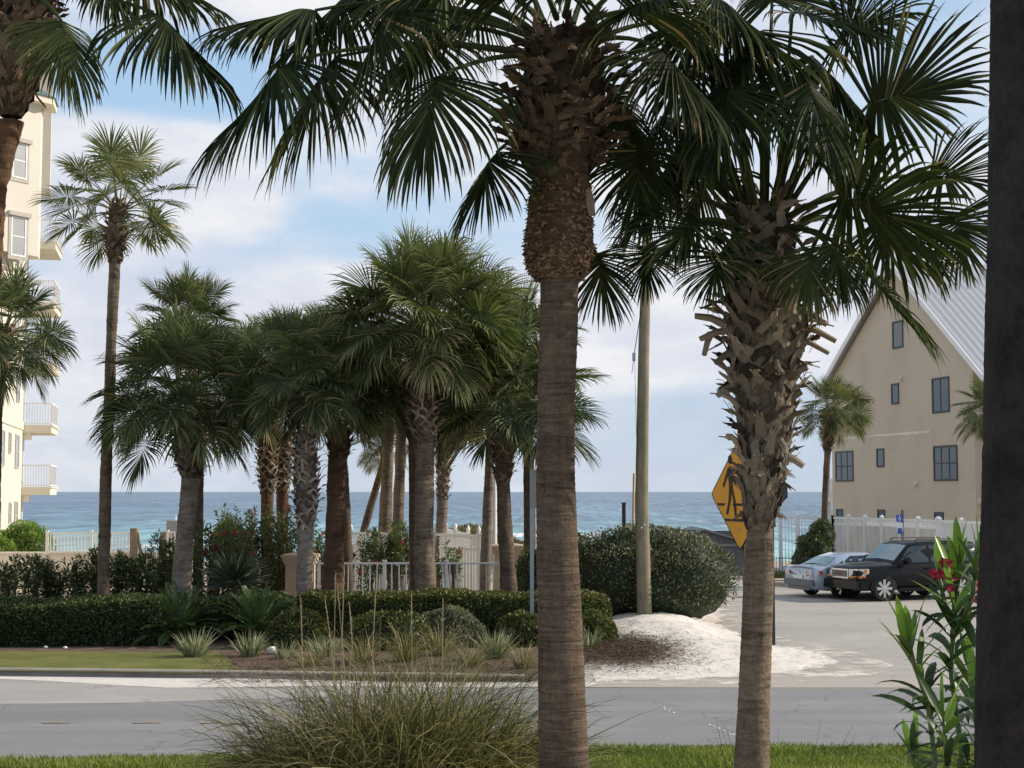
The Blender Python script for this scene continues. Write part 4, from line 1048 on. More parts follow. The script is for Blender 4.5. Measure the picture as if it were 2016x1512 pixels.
def tuft(mb, R, c, n, H, spread, w, droop, tint=(.2, .9), st=7, rad0=.1, twist=.0):
    a = R.uniform(0, 6.283, n); el = R.normal(0, 1, n)
    r0 = rad0*np.sqrt(R.random(n))
    p = np.stack([c[0]+r0*np.cos(a), c[1]+r0*np.sin(a), np.full(n, c[2])], 1)
    out = np.stack([np.cos(a+el*.3), np.sin(a+el*.3), np.zeros(n)], 1)
    lean = np.abs(R.normal(0, spread, n)) + .08
    d = nrm(out*lean[:, None] + UP); L = H*R.uniform(.55, 1.12, n)
    side = nrm(np.cross(d, nrm(R.normal(size=(n, 3)))))
    V = np.zeros((n, st, 2, 3)); 
    bend = droop*R.uniform(.4, 1.5, n)
    for i in range(st):
        k = i/(st-1); hw = w*.5*(1-k**2.2)*np.ones(n)+.0006
        sd = nrm(np.cross(d, side)); sd = nrm(np.cross(d, sd)) 
        V[:, i, 0] = p-side*hw[:, None]; V[:, i, 1] = p+side*hw[:, None]
        p = p + d*(L/(st-1))[:, None]
        d = nrm(d + (out*.35 + DOWN)*(bend*(k+.15)/(st-1)*2.2)[:, None] + R.normal(0, .04+twist, (n, 3)))
        side = nrm(side - d*np.sum(side*d, 1, keepdims=True))
    idx = np.arange(n*st*2).reshape(n, st, 2)
    Q = np.stack([idx[:, :-1, 0], idx[:, :-1, 1], idx[:, 1:, 1], idx[:, 1:, 0]], -1).reshape(-1, 4)
    ti = R.uniform(tint[0], tint[1], n)
    mb.add(V.reshape(-1, 3), Q, np.repeat(ti, st*2))

for i, (px, py, H, n, lb, mt) in enumerate((
    (382, 1304, .62, 170, 'spiky striped grass tuft at the left end of the mulch bed', 'varieg'), (492, 1302, .55, 170, 'pale striped grass tuft left of the white stone', 'varieg'),
    (560, 1306, .42, 60, 'thin striped tuft between white stone and green mound shrub', 'varieg'), (640, 1302, .50, 110, 'striped grass tuft among the tall seed stalks', 'varieg'),
    (868, 1300, .78, 170, 'dry twiggy grass tuft in the middle of the bed, leaning upright', 'dry_grass'), (975, 1308, .66, 190, 'broad grey-green tuft nearest the centre palm trunk', 'varieg'),
    (1160, 1285, .5, 90, 'striped tuft at the corner of the sand mound', 'varieg'),
    (610, 1322, .55, 110, 'straw coloured tuft just behind the kerb, left of the tall stalks', 'dry_grass'), (715, 1316, .75, 150, 'straggly straw tuft behind the arching clump, left of its centre', 'dry_grass'),
    (800, 1312, .85, 170, 'tallest straw tuft behind the arching clump', 'clump'), (925, 1322, .62, 150, 'flattened straw tuft close to the kerb, right of the arching clump', 'dry_grass'),
    (1030, 1326, .60, 130, 'straw tuft touching the left side of the nearest centre trunk', 'dry_grass'))):
    R = np.random.default_rng(80+i); g = G(px, py); t = root('grass_tuft', lb, 'grass tuft', g, group='grass tufts in the mulch bed')
    m = MB(); tuft(m, R, (g[0], g[1], .1), n, H, .62, .022 if mt == 'varieg' else .012, .45 if mt == 'varieg' else .95, (.1, .95) if mt == 'varieg' else (.2, 1), rad0=.16); m.build('blades', M[mt], t)
# straw scattered round the tufts
b = MB(); k = 3500; px = rng.uniform(400, 1100, k); py = rng.uniform(1298, 1345, k)
Pn = np.array([G(a, c, .11) for a, c in zip(px, py)]); D = nrm(np.stack([rng.normal(size=k), rng.normal(size=k), rng.normal(.15, .3, k)], 1))
b.leaves(Pn, D, rng.normal(size=(k, 3)), rng.uniform(.1, .4, k), .010, rng.uniform(0, .8, k))
tag(b.build('straw_litter', M['litter']), 'dry brown straw lying over the mulch and kerb', 'dry litter', kind='stuff')
g = G(535, 1297); b = MB(); b.lathe([(0.001, .0), (.10, .01), (.13, .06), (.11, .12), (.05, .155), (.001, .16)], (g[0], g[1], .1), 12)
tag(b.build('white_stone', M['white'], smooth=True), 'round white stone at the edge of the mulch bed', 'stone')
for i, (px, py) in enumerate(((90, 1285), (128, 1286))):
    g = G(px, py); b = MB(); b.lathe([(.001, 0), (.04, .0), (.05, .03), (.02, .05), (.001, .05)], (g[0], g[1], .1), 8)
    tag(b.build('pebble', M['white'], smooth=True), ('small white pebble below the dark hedge, left of its twin', 'small white pebble below the dark hedge, right of its twin')[i], 'pebble', group='pebbles below the hedge')

# big arching grass clump in the foreground
def big_clump():
    R = np.random.default_rng(77); Y = 14.0
    t = root('ornamental_grass', 'big arching clump of green and straw coloured grass by the road', 'ornamental grass', P(800, 1500, Y)*np.array([1, 1, 0]))
    m = MB()
    for (px, dy, n, H, sp) in ((800, 0, 900, 1.85, .26), (690, -.2, 560, 1.75, .30), (610, .2, 330, 1.45, .34), (900, .2, 600, 1.72, .28), (975, -.1, 320, 1.35, .36), (760, -.6, 460, 1.55, .3), (1010, .1, 170, 1.25, .5)):
        c = P(px, 1500, Y+dy); tuft(m, R, (c[0], c[1], 0), int(n*2.6), H*1.20, sp*.95, .0125, 1.35, (.0, .95), 12, .30, .08)
    for (px, n, H) in ((800, 50, 2.05), (700, 25, 1.9), (900, 25, 1.9)):
        c = P(px, 1500, Y); tuft(m, R, (c[0], c[1], 0), n, H, .55, .007, 1.1, (.3, 1.0), 14, .3, .05)
    m.build('blades', M['clump'], t)
    for (x0, y0, x1, y1) in ((675, 1420, 640, 1180), (690, 1420, 664, 1150), (705, 1400, 688, 1190), (725, 1400, 742, 1130), (655, 1400, 661, 1130), (668, 1400, 678, 1115), (812, 1400, 810, 1168), (870, 1420, 872, 1180), (600, 1400, 592, 1180)):
        a = P(x0+(x0-x1)*.2, 1690, Y-.1); e = P(x1, y1, Y+.05); mid = P(x0, y0, Y-.05)
        m = MB(); m.tube(bez(a, mid*1.0, e, 9), list(np.linspace(.0055, .0035, 9)), 5)
        dv = nrm(e-mid)
        for k in range(26):
            q = e - dv*(.012*k) ; dd = nrm(dv+R.normal(0, .35, 3)); m.leaves([q], [dd], [R.normal(size=3)], .035, .006, .8)
        m.build('seed_stalk', M['straw'], t)
big_clump()
R = np.random.default_rng(78)
c = P(1530, 1500, 12.0); t = root('grass_tuft', 'dark grass tuft at the foot of the nearest right palm', 'grass tuft', (c[0], c[1], 0))
m = MB(); tuft(m, R, (c[0]-.05, c[1]-.3, 0), 110, 1.62, .14, .012, .5, (.1, .6), 9, .16); m.build('blades', M['clump'], t)

# sago plants
def pinnate(mb, R, c, az, el, L, n=26, lw=.018, ll=.16, tint=.5, droop=.8):
    d = np.array([math.cos(az)*math.cos(el), math.sin(az)*math.cos(el), math.sin(el)]); p = np.array(c, float); pts = [p.copy()]
    Pn, Dn, Nn, ls = [], [], [], []
    for i in range(n):
        k = i/n; p = p+d*L/n; d = nrm(d+DOWN*droop*.045*(k+.3)); pts.append(p.copy())
        s = nrm(np.cross(d, UP)); nn = np.cross(s, d)
        l_ = ll*math.sin(math.pi*(.12+.85*k))**.7
        for sg in (-1, 1): Pn.append(p.copy()); Dn.append(nrm(s*sg+d*.55+nn*.25+R.normal(0, .06, 3))); Nn.append(nn); ls.append(l_)
    mb.leaves(Pn, Dn, Nn, np.array(ls), lw, np.clip(R.normal(tint, .1, len(Pn)), 0, 1))
    mb.tube(pts[::5], .007, 4, False, .4)
for i, (px, py, lb, rr_, Y) in enumerate(((350, 1205, 'dark sago plant left of its neighbour, overhanging the lawn edge', 1.25, 33.4), (505, 1203, 'lighter green sago plant in front of the flowering bushes, right of the first', 1.2, 33.6))):
    R = np.random.default_rng(90+i); q = P(px, py, Y); t = root('sago_plant', lb, 'cycad', (q[0], q[1], 0), group='sago plants beside the hedge')
    m = MB()
    for j in range(46): pinnate(m, R, (q[0], q[1], .28), j*2.4+R.normal(0, .1), rad(78-70*(j/46)+R.normal(0, 5)), rr_*R.uniform(.85, 1.1), 34, .028, .20, (.45, .62)[i])
    m.build('fronds', M['sago'], t)
    m = MB(); m.tube([(q[0], q[1], 0), (q[0], q[1], .3)], [.14, .12], 10); m.build('trunk', M['boot_brown'], t)
# sword-leaf yucca rosettes
for i, (px, py, lb, Y, rr_) in enumerate(((462, 1140, 'grey green sword-leaved yucca among the red flowering bushes', 38.5, 1.35), (1620, 1150, 'tiny', 0, 0))):
    if not Y: continue
    R = np.random.default_rng(95+i); q = P(px, py, Y); t = root('yucca', lb, 'yucca', (q[0], q[1], 0)); m = MB()
    n = 230; u = R.random(n); az = R.uniform(0, 6.283, n); el = np.arcsin(np.clip(R.uniform(-.35, 1, n), -1, 1))
    D = np.stack([np.cos(az)*np.cos(el), np.sin(az)*np.cos(el), np.sin(el)], 1)
    m.leaves(np.tile((q[0], q[1], 1.15), (n, 1))+D*.05, D, np.cross(D, R.normal(size=(n, 3))), R.uniform(.7, 1.15, n)*rr_*.75, .05, R.uniform(.1, 1, n)); m.build('leaves', M['yucca'], t)
    m = MB(); m.tube([(q[0], q[1], 0), (q[0], q[1], 1.2)], [.1, .08], 8); m.build('trunk', M['stem'], t)

# oleander bushes behind the hedge
def oleander(seed, label, px, Y, w, h, ns, nflow=0, k_leaf=60, low=.25, tint=.5):
    R = np.random.default_rng(seed); q = P(px, 1200, Y); t = root('oleander_bush', label, 'oleander bush', (q[0], q[1], 0), group='oleander bushes behind the hedge')
    ms, ml, mf = MB(), MB(), MB(); tips = []
    for s in range(ns):
        b0 = np.array([q[0]+R.uniform(-.45, .45)*w, q[1]+R.uniform(-.3, .3)*.8, 0]); tip = b0 + np.array([R.normal(0, .22)*w*.6, R.normal(0, .25), h*R.uniform(.68, 1.05)])
        ctl = (b0+tip)/2 + np.array([R.normal(0, .12), R.normal(0, .12), 0]); pts = bez(b0, ctl, tip, 7); ms.tube(pts, list(np.linspace(.016, .007, 7)), 4, False); tips.append(tip)
        k = k_leaf; tt = low+(1-low)*R.random(k)**.75; pp = (1-tt)[:, None]**2*b0+2*(tt*(1-tt))[:, None]*ctl+(tt**2)[:, None]*tip
        D = nrm(R.normal(size=(k, 3))*np.array([1, 1, .5])+UP*.75)
        ml.leaves(pp+D*.03, D, R.normal(size=(k, 3)), R.uniform(.11, .20, k), .042, np.clip(R.normal(tint, .2, k)+(tt-.6)*.4, 0, 1))
    ms.build('stems', M['stem'], t); ml.build('foliage', M['oleander'], t)
    if nflow:
        for i in range(nflow):
            mf = MB(); c = tips[R.integers(len(tips))] + R.normal(0, .06, 3)*np.array([1, 1, 1]) + np.array([0, -.12, R.uniform(-.5*h, .0)*.8]) if i % 2 else tips[R.integers(len(tips))]+np.array([0, -.05, 0])
            k = 22; D = nrm(R.normal(size=(k, 3))); mf.leaves(c+D*R.uniform(.0, .07, (k, 1)), D, R.normal(size=(k, 3)), .06, .05, R.uniform(0, 1, k)); mf.build('flower', M['flower'], t)
oleander(110, 'airy oleander at the far left, its stems against the pale wall', 40, 38.5, 1.6, 1.75, 26, 0, 70, .40)
oleander(111, 'airy oleander bush in front of the left end of the white deck railing', 130, 38.8, 1.5, 1.72, 26, 0, 70, .40)
oleander(112, 'airy oleander just left of the tall slender palm trunk', 180, 39.5, 1.1, 1.9, 18, 0, 70, .40)
oleander(113, 'airy oleander bush between the tall slender trunk and the thick grey palm', 275, 38.8, 1.7, 1.9, 32, 0, 95, .4)
oleander(114, 'leafy dark oleander just left of the thick grey palm trunk', 325, 39.5, .9, 2.35, 20, 0, 60, .3)
oleander(115, 'dense oleander with red flowers right of the thick grey palm', 425, 39.5, 1.5, 2.55, 46, 9, 80, .1)
oleander(116, 'tall dense oleander with the most red flowers, left of the beige pillar', 525, 44, 2.1, 2.95, 70, 14, 90, .05, .6)
oleander(117, 'oleander between the beige pillar and the red-brown palm trunk', 632, 44.5, .8, 2.2, 22, 4, 70, .1)
oleander(118, 'oleander with pink flowers low behind the white railing', 700, 45, 1.0, 1.55, 16, 9, 30, .3)
oleander(119, 'green oleander in front of the white lattice fence', 765, 45.5, 1.6, 2.45, 40, 3, 80, .45, .7)
oleander(120, 'small oleander with one pink bloom right of the tallest palm trunk', 885, 45, .9, 1.9, 12, 2, 50, .5, .6)

# foreground oleander (bottom right)
def near_oleander():
    R = np.random.default_rng(130); Y = 5.0
    base = P(1900, 1500, Y); t = root('oleander_bush', 'close oleander with broad shiny leaves and crimson flowers, bottom right beside the dark trunk', 'oleander bush', (base[0], base[1], 0))
    ms, ml, mf = MB(), MB(), MB()
    def leaf(p, d, L, w, droop, ti):
        n = 7; side = nrm(np.cross(d, UP)+R.normal(0, .25, 3)); V = []; q = np.array(p, float); d = nrm(d)
        for i in range(n):
            k = i/(n-1); hw = w*.5*max(.04, math.sin(math.pi*min(1, (k*.9+.06)))**.8)*(1 if k < .97 else .1)
            nn = nrm(np.cross(side, d)); V += [q-side*hw+nn*hw*.25, q, q+side*hw+nn*hw*.25]; q = q+d*L/(n-1); d = nrm(d+DOWN*droop*(.4+k)/(n-1)*1.4)
            side = nrm(side-d*np.dot(side, d))
        idx = np.arange(n*3).reshape(n, 3); Q = np.stack([idx[:-1, :-1], idx[:-1, 1:], idx[1:, 1:], idx[1:, :-1]], -1).reshape(-1, 4)
        ml.add(V, Q, ti)
    def branch(pts, n, dy=0.0, L=.185, top=True, tdark=.30, dr0=.2, dr1=1.4):
        pp = np.array([P(a, b_, Y+dy+dd) for a, b_, dd in pts]); ms.tube(pp, list(np.linspace(.011, .006, len(pp))), 7)
        seg = np.concatenate([[0], np.cumsum(np.linalg.norm(np.diff(pp, axis=0), axis=1))])
        n = int(n*1.5)
        for i in range(n):
            s = seg[-1]*(1-(i/n)); c = np.array([np.interp(s, seg, pp[:, k]) for k in range(3)]); frac = i/n
            a0 = i*1.05
            for j in range(3):
                a = a0+j*2.094+R.normal(0, .2); el = rad(72-62*min(1, frac*1.5)+R.normal(0, 9))
                d = np.array([math.cos(a)*math.cos(el), math.sin(a)*math.cos(el), math.sin(el)])
                leaf(c, d, L*R.uniform(.7, 1.2), .027*R.uniform(.7, 1.25), (dr0+(dr1-dr0)*min(1, frac*1.6))*R.uniform(.6, 1.5)+R.normal(0, .1), np.clip((.74 if frac < .22 else tdark+.10)+R.normal(0, .16), 0, 1))
        return pp[-1]
    a = branch([(1905, 1640, 0), (1893, 1480, 0), (1873, 1330, 0), (1878, 1190, 0), (1888, 1115, 0)], 17)
    b1 = branch([(1850, 1640, 0), (1838, 1470, .1), (1826, 1380, .1), (1800, 1310, .05), (1790, 1262, 0)], 10, -.1)
    branch([(1890, 1240, 0), (1915, 1170, -.1), (1925, 1100, -.1)], 5, 0, .15)
    branch([(1878, 1230, 0), (1858, 1180, .1), (1850, 1140, .1)], 3, 0, .13)
    branch([(1945, 1640, .2), (1935, 1500, .2), (1918, 1400, .2), (1912, 1330, .2)], 8, .2)
    branch([(1880, 1640, -.2), (1868, 1560, -.2), (1862, 1470, -.2), (1858, 1420, -.2)], 6, -.1, .15)
    branch([(1830, 1640, .3), (1812, 1570, .3), (1800, 1490, .3)], 6, .1, .16)
    branch([(1960, 1640, -.3), (1950, 1560, -.3), (1935, 1470, -.3)], 6, .1, .16)
    for (x, y, L) in ((1765, 1170, .2), (1726, 1215, .19)):      # two tall bright leaves
        c = P(1790, 1290, Y-.08); d = P(x, y, Y-.15)-c; leaf(c, d, np.linalg.norm(d), .034, .05, .98)
    for (x, y, n) in ((1856, 1130, 11), (1928, 1150, 13)):
        mf = MB()
        for i in range(n):
            c = P(x+R.normal(0, 10), y+R.normal(0, 13), Y-.06+R.normal(0, .02)); ax = nrm(R.normal(size=3)+np.array([0, -1, .3])); u = nrm(np.cross(ax, UP)); v = np.cross(ax, u)
            for k in range(5):
                a_ = k*1.257; D = u*math.cos(a_)+v*math.sin(a_)+ax*.35; mf.leaves([c], [D], [ax], .022, .018, R.uniform(.1, .8))
        mf.build('flower', M['flower'], t)
    ms.build('stems', M['stem_green'], t, smooth=True); ml.build('foliage', M['oleander_near'], t)
near_oleander()

# ------------------------------------------------------------------ fences, walls, pillars
def railing(name, label, A, B, z0, z1, step, post_at, mat='white', group=None, bal_w=.03, cap=None):
    A = np.array(A, float); B = np.array(B, float); L = np.linalg.norm((B-A)[:2]); d = nrm((B-A)*np.array([1, 1, 0]))
    t = root(name, label, 'railing', (A[0], A[1], z0), group=group)
    pt = lambda s, z: np.array([A[0]+d[0]*s, A[1]+d[1]*s, z])
    m = MB(); m.obox(pt(0, z1), pt(L, z1), .07, .05); m.build('top_rail', M[mat], t)
    m = MB(); m.obox(pt(0, z0+.10), pt(L, z0+.10), .05, .045); m.build('bottom_rail', M[mat], t)
    m = MB(); n = int(L/step)
    for i in range(1, n): m.obox(pt(L*i/n, z0+.12), pt(L*i/n, z1-.025), bal_w, bal_w, up=(d[0], d[1], 0))
    m.build('balusters', M[mat], t)
    for s in post_at:
        m = MB(); m.obox(pt(s*L, z0), pt(s*L, z1+.06), .09, .09, up=(d[0], d[1], 0))
        m.obox(pt(s*L, z1+.06), pt(s*L, z1+.09), .12, .12, up=(d[0], d[1], 0)); m.build('post', M[mat], t)
    return t
railing('railing', 'low white metal railing behind the clipped hedge, running between the beige pillars', P(628, 1110, 42), P(986, 1110, 42), .15, P(800, 1109, 42)[2], .205, (0, .36, .70, 1))
railing('deck_railing', 'cream white deck railing on top of the pale wall, far left', P(92, 1090, 55), P(266, 1090, 55), P(92, 1091, 55)[2], P(92, 1049, 55)[2], .125, (0, .5, 1), bal_w=.045)
railing('deck_railing', 'short stretch of white deck rail seen over the flowering bushes', P(330, 1065, 55), P(500, 1065, 55), 1.2, P(330, 1048, 55)[2], .125, (0, .5, 1), bal_w=.045)
A = P(-60, 1090, 55.2); B = P(330, 1090, 55.2); b = MB(); b.box((A[0], 55.1, 0), (B[0], 55.4, A[2])); b.box((A[0], 55.05, A[2]), (B[0], 55.45, A[2]+.06))
tag(b.build('garden_wall', M['wall_pale']), 'pale garden wall below the white deck railing', 'wall')
q = P(268, 1040, 54.8); t = root('wooden_post', 'stubby weathered wooden post at the right end of the deck railing', 'post', (q[0], q[1], 0)); b = MB()
b.box((q[0]-.20, 54.7, 0), (q[0]+.05, 55.0, q[2])); b.obox((q[0]+.05, 54.8, q[2]-.15), (q[0]+.3, 54.8, .6), .1, .1); b.build('timber', M['wood_old'], t)
# beach walkover kiosk sign
q = P(336, 1045, 60); t = root('beach_notice_box', 'small pale louvred box on a wooden platform at the beach access', 'notice box', (q[0], 60, 0))
b = MB(); b.box((q[0]-.36, 59.7, 0), (q[0]+.42, 60.3, q[2]-.05)); b.build('platform', M['wood_old'], t)
b = MB(); b.box((q[0]-.12, 59.8, q[2]-.03), (q[0]+.40, 60.2, q[2]+.42))
for k in range(4): b.box((q[0]-.14, 59.76, q[2]+.05+k*.1), (q[0]+.42, 59.79, q[2]+.10+k*.1))
b.build('box', M['galv'], t); b = MB(); b.tube([(q[0]+.2, 60, q[2]+.42), (q[0]+.2, 60, q[2]+.60)], .03, 8); b.build('finial', M['white'], t)

def pillar(label, px, Y, wpx, ytop):
    w = wpx*mpp(Y); q = P(px, ytop, Y); h = q[2]; t = root('gate_pillar', label, 'pillar', (q[0], Y, 0), group='beige gate pillars')
    x = q[0]; b = MB(); s = w*.38
    b.box((x-s, Y-s, 0), (x+s, Y+s, h-.34)); b.build('shaft', M['pillar'], t)
    b = MB(); 
    for (k, z0, z1) in ((.84, h-.34, h-.26), (.92, h-.26, h-.16), (1.0, h-.16, h-.08)): b.box((x-w/2*k, Y-w/2*k, z0), (x+w/2*k, Y+w/2*k, z1))
    V = [(x-w/2, Y-w/2, h-.08), (x+w/2, Y-w/2, h-.08), (x+w/2, Y+w/2, h-.08), (x-w/2, Y+w/2, h-.08), (x, Y, h+.01)]
    b.add(V, [(0, 1, 4), (1, 2, 4), (2, 3, 4), (3, 0, 4)]); b.build('cap', M['pillar'], t)
pillar('beige stucco pillar behind the woven-trunk palm, left end of the railing', 592, 42.0, 68, 1086)
pillar('beige stucco pillar at the right end of the railing, half hidden by palm trunks', 998, 46.0, 64, 1068)

def vinyl_fence(label, pts, z1, lattice=.42, zb=.05):
    """white privacy fence through ground points, lattice top panel"""
    t = root('vinyl_fence', label, 'fence', (pts[0][0], pts[0][1], 0))
    panel, lat = MB(), MB()
    for i in range(len(pts)-1):
        a = np.array([*pts[i], 0.]); c = np.array([*pts[i+1], 0.]); d = nrm(c-a); L = np.linalg.norm(c-a)
        pt = lambda s, z: np.array([a[0]+d[0]*s, a[1]+d[1]*s, z])
        zt = z1-lattice
        for z_, h_ in ((z1, .09), (zt, .08), (zb+.1, .12)):
            if h_ == .08 and not lattice: continue
            m = MB(); m.obox(pt(0, z_), pt(L, z_), .055, h_); m.build('rail', M['white'], t)
        n = max(1, int(L/.16))
        for k in range(n): panel.obox(pt(L*(k+.04)/n, (zt+zb)/2+.02), pt(L*(k+.96)/n, (zt+zb)/2+.02), .022, zt-zb-.1)
        if lattice:
            g = .13; k = -lattice
            while k < L:
                for sg in (1, -1):
                    s0, s1 = (k, k+lattice) if sg == 1 else (k+lattice, k)
                    z_0, z_1 = zt, z1
                    # clip to panel
                    sa_, sb_ = min(s0, s1), max(s0, s1); lo, hi = max(0, sa_), min(L, sb_)
                    if hi-lo > .03:
                        f0 = (lo-s0)/(s1-s0); f1 = (hi-s0)/(s1-s0)
                        lat.obox(pt(lo, z_0+(z_1-z_0)*f0) + np.array([0, .006*sg, 0]), pt(hi, z_0+(z_1-z_0)*f1)+np.array([0, .006*sg, 0]), .010, .034)
                k += g
    for p in pts:
        m = MB(); x, y = p; m.box((x-.06, y-.06, 0), (x+.06, y+.06, z1+.06)); m.box((x-.085, y-.085, z1+.06), (x+.085, y+.085, z1+.10))
        m.lathe([(.03, z1+.10), (.06, z1+.15), (.075, z1+.21), (.04, z1+.29), (.002, z1+.36)], (x, y, 0), 10); m.build('post', M['white'], t)
    panel.build('boards', M['white'], t)
    if lattice: lat.build('lattice', M['white'], t)
    return t
def gx(px, Y): return ((px-1008)/F*Y*1.0, Y)
vinyl_fence('white vinyl fence with lattice top behind the central palms', [gx(692, 51.5), gx(773, 51), gx(858, 50), gx(943, 48)], 2.06)
vinyl_fence('white fence run going back towards the dune, finials receding', [gx(922, 51.5), gx(897, 55), gx(878, 59)], 2.0, 0.0)
q = P(880, 1040, 60); t = root('slatted_bench', 'low brown slatted bench back showing over the white fence', 'bench', (q[0], 60, 0)); b = MB()
for k in range(3): b.obox((q[0]-.65, 60, q[2]-.02-.16*k), (q[0]+.35+.1*k, 60, q[2]-.07-.16*k), .04, .10)
b.build('slats', M['metal_dark'], t)
for s in (-.6, .3): b = MB(); b.box((q[0]+s-.04, 59.96, 0), (q[0]+s+.04, 60.04, q[2])); b.build('leg', M['metal_dark'], t)
# lantern post
q = P(893, 1120, 44); t = root('garden_lantern', 'black garden lantern on a post behind the white railing', 'lantern', (q[0], 44, 0)); b = MB()
b.tube([(q[0], 44, 0), (q[0], 44, q[2]-.15)], .055, 10); b.build('post', M['metal_dark'], t)
b = MB(); b.lathe([(.05, q[2]-.15), (.10, q[2]-.10), (.09, q[2]+.12), (.13, q[2]+.14), (.02, q[2]+.24)], (q[0], 44, 0), 8); b.build('lamp', M['metal_dark'], t)

# white picket/privacy fence at the parking lot
def lot_fence():
    a = P(1536, 1018, 66); c = P(1640, 1019, 65.5); e = P(1846, 1030, 57.8); f_ = P(1990, 1039, 52.5)
    t = root('white_fence', 'long white vinyl fence in front of the tan gabled building, behind the cars', 'fence', (c[0], c[1], 0))
    z1 = 2.35
    m = MB(); r = MB(); pk = MB(); rb = MB()
    def seg(A, B, solid, n):
        A = np.array([A[0], A[1], 0]); B = np.array([B[0], B[1], 0]); L = np.linalg.norm(B-A); d = nrm(B-A); pt = lambda s, z: np.array([A[0]+d[0]*s, A[1]+d[1]*s, z])
        r.obox(pt(0, z1), pt(L, z1), .06, .10); r.obox(pt(0, .15), pt(L, .15), .05, .12)
        if solid:
            r.obox(pt(0, z1-.28), pt(L, z1-.28), .05, .08)
            k = int(L/.17)
            for i in range(k): pk.obox(pt(L*(i+.03)/k, 1.1), pt(L*(i+.97)/k, 1.1), .02, 1.95)
            k = int(L/.12)
            for i in range(k): rb.obox(pt(L*(i+.5)/k, z1-.25), pt(L*(i+.5)/k, z1-.03), .035, .03, up=(d[0], d[1], 0))
        else:
            k = int(L/.14)
            for i in range(k): rb.obox(pt(L*(i+.5)/k, .2), pt(L*(i+.5)/k, z1-.03), .045, .03, up=(d[0], d[1], 0))
        for i in range(n+1):
            q = pt(L*i/n, 0); b = MB(); b.box((q[0]-.075, q[1]-.075, 0), (q[0]+.075, q[1]+.075, z1+.10)); 
            b.add([(q[0]-.1, q[1]-.1, z1+.10), (q[0]+.1, q[1]-.1, z1+.10), (q[0]+.1, q[1]+.1, z1+.10), (q[0]-.1, q[1]+.1, z1+.10), (q[0], q[1], z1+.2)], [(0, 1, 4), (1, 2, 4), (2, 3, 4), (3, 0, 4)])
            b.build('post', M['white'], t)
    seg(a, c, False, 3); seg(c, e, True, 6); seg(e+np.array([.05, -.05, 0]), f_, False, 3)
    r.build('rails', M['white'], t); pk.build('boards', M['fence_board'], t); rb.build('pickets', M['white'], t)
tt_ = NT('weathered fence board'); v_ = tt_.coord((5, 5, .5)); f_ = tt_.noise(1.4, 5, .7, v_); g_ = tt_.noise(.35, 2, .5, tt_.coord())
c_ = tt_.ramp(f_, [(.35, (.46,.47,.49)), (.55, (.66,.66,.65)), (.8, (.72,.71,.69))])
c_ = tt_.mix(tt_.math('MULTIPLY', tt_.math('GREATER_THAN', g_, .52), .22), c_, (.62,.52,.30))
M['fence_board'] = tt_.done(tt_.bsdf(c_, .6))
lot_fence()
# dark low picket fence in the planted island
q0 = P(1528, 1100, 57); q1 = P(1598, 1100, 57); t = root('iron_fence', 'low dark iron fence in front of the dark shrub by the small palm', 'fence', (q0[0], 57, 0)); b = MB(); r = MB()
for k in range(12): 
    x = q0[0]+(q1[0]-q0[0])*k/11; b.obox((x, 57, 0), (x, 57, 1.0), .02, .02, up=(1, 0, 0))
b.build('bars', M['metal_dark'], t)
for z in (.95, .2): r = MB(); r.obox((q0[0], 57, z), (q1[0], 57, z), .03, .03); r.build('rail', M['metal_dark'], t)
# raised kerb island
b = MB(); pp = [G(1500, 1153), G(1560, 1156), G(1700, 1150), G(1720, 1138), G(1500, 1140)]
b.prism([(p[0], p[1], .005) for p in pp], (0, 0, .15)); tag(b.build('island_kerb', M['concrete']), kind='structure')
b = MB(); pp = [G(1506, 1151), G(1562, 1153), G(1690, 1148), G(1705, 1140), G(1506, 1142)]
b.prism([(p[0], p[1], .16) for p in pp], (0, 0, .04)); tag(b.build('island_soil', M['ground']), kind='structure')

# ------------------------------------------------------------------ poles and signs
def utility_pole():
    Y = 39.0; R = np.random.default_rng(140)
    pts = px_path(Y, [(1274, 440, 18), (1271, 560, 20), (1267, 700, 22), (1265, 850, 24), (1263, 1000, 26), (1267, 1120, 28), (1269, 1215, 29)], False)
    pts = np.vstack([pts, [pts[-1][0]+.01, pts[-1][1], 0, pts[-1][3]*1.05]])
    t = root('utility_pole', 'weathered wooden utility pole standing in the sand before the silvery shrub', 'utility pole', (pts[-1][0], pts[-1][1], 0))
    m = MB(); trunk_mesh(m, R, pts, 60, 20, .02, 5.0, .003); m.build('pole', M['pole_wood'], t, smooth=True)
    m = MB(); a = P(1272, 545, Y); e = P(1249, 694, Y-.2); m.tube([a, e], .012, 5); m.tube([e, P(1244, 735, Y-.2)], .008, 5)
    m.tube([e, P(1254, 900, Y-.1), P(1255, 1060, Y)], .005, 4); m.build('guy_wire', M['metal_dark'], t)
    m = MB(); q = P(1248, 702, Y-.2); m.box((q[0]-.04, q[1]-.04, q[2]-.12), (q[0]+.04, q[1]+.04, q[2]+.10)); m.build('insulator', M['galv'], t)
    m = MB(); q = P(1264, 1036, Y); 
    for s in (-.03, .05, .15):
        m = MB(); m.lathe([(.001, -.03), (.03, -.02), (.03, .01), (.001, .02)], (q[0]+s, q[1]-.19, q[2]+s), 8, 'y'); m.build('reflector', M['chrome'], t)
utility_pole()
q = P(1228, 992, 44); t = root('dark_post', 'short dark green post above the silvery shrub, left of the utility pole', 'post', (q[0], 44, 0)); b = MB(); b.box((q[0]-.055, 43.95, 0), (q[0]+.055, 44.05, q[2])); b.box((q[0]-.065, 43.94, q[2]), (q[0]+.065, 44.06, q[2]+.04)); b.build('shaft', M['metal_dark'], t)
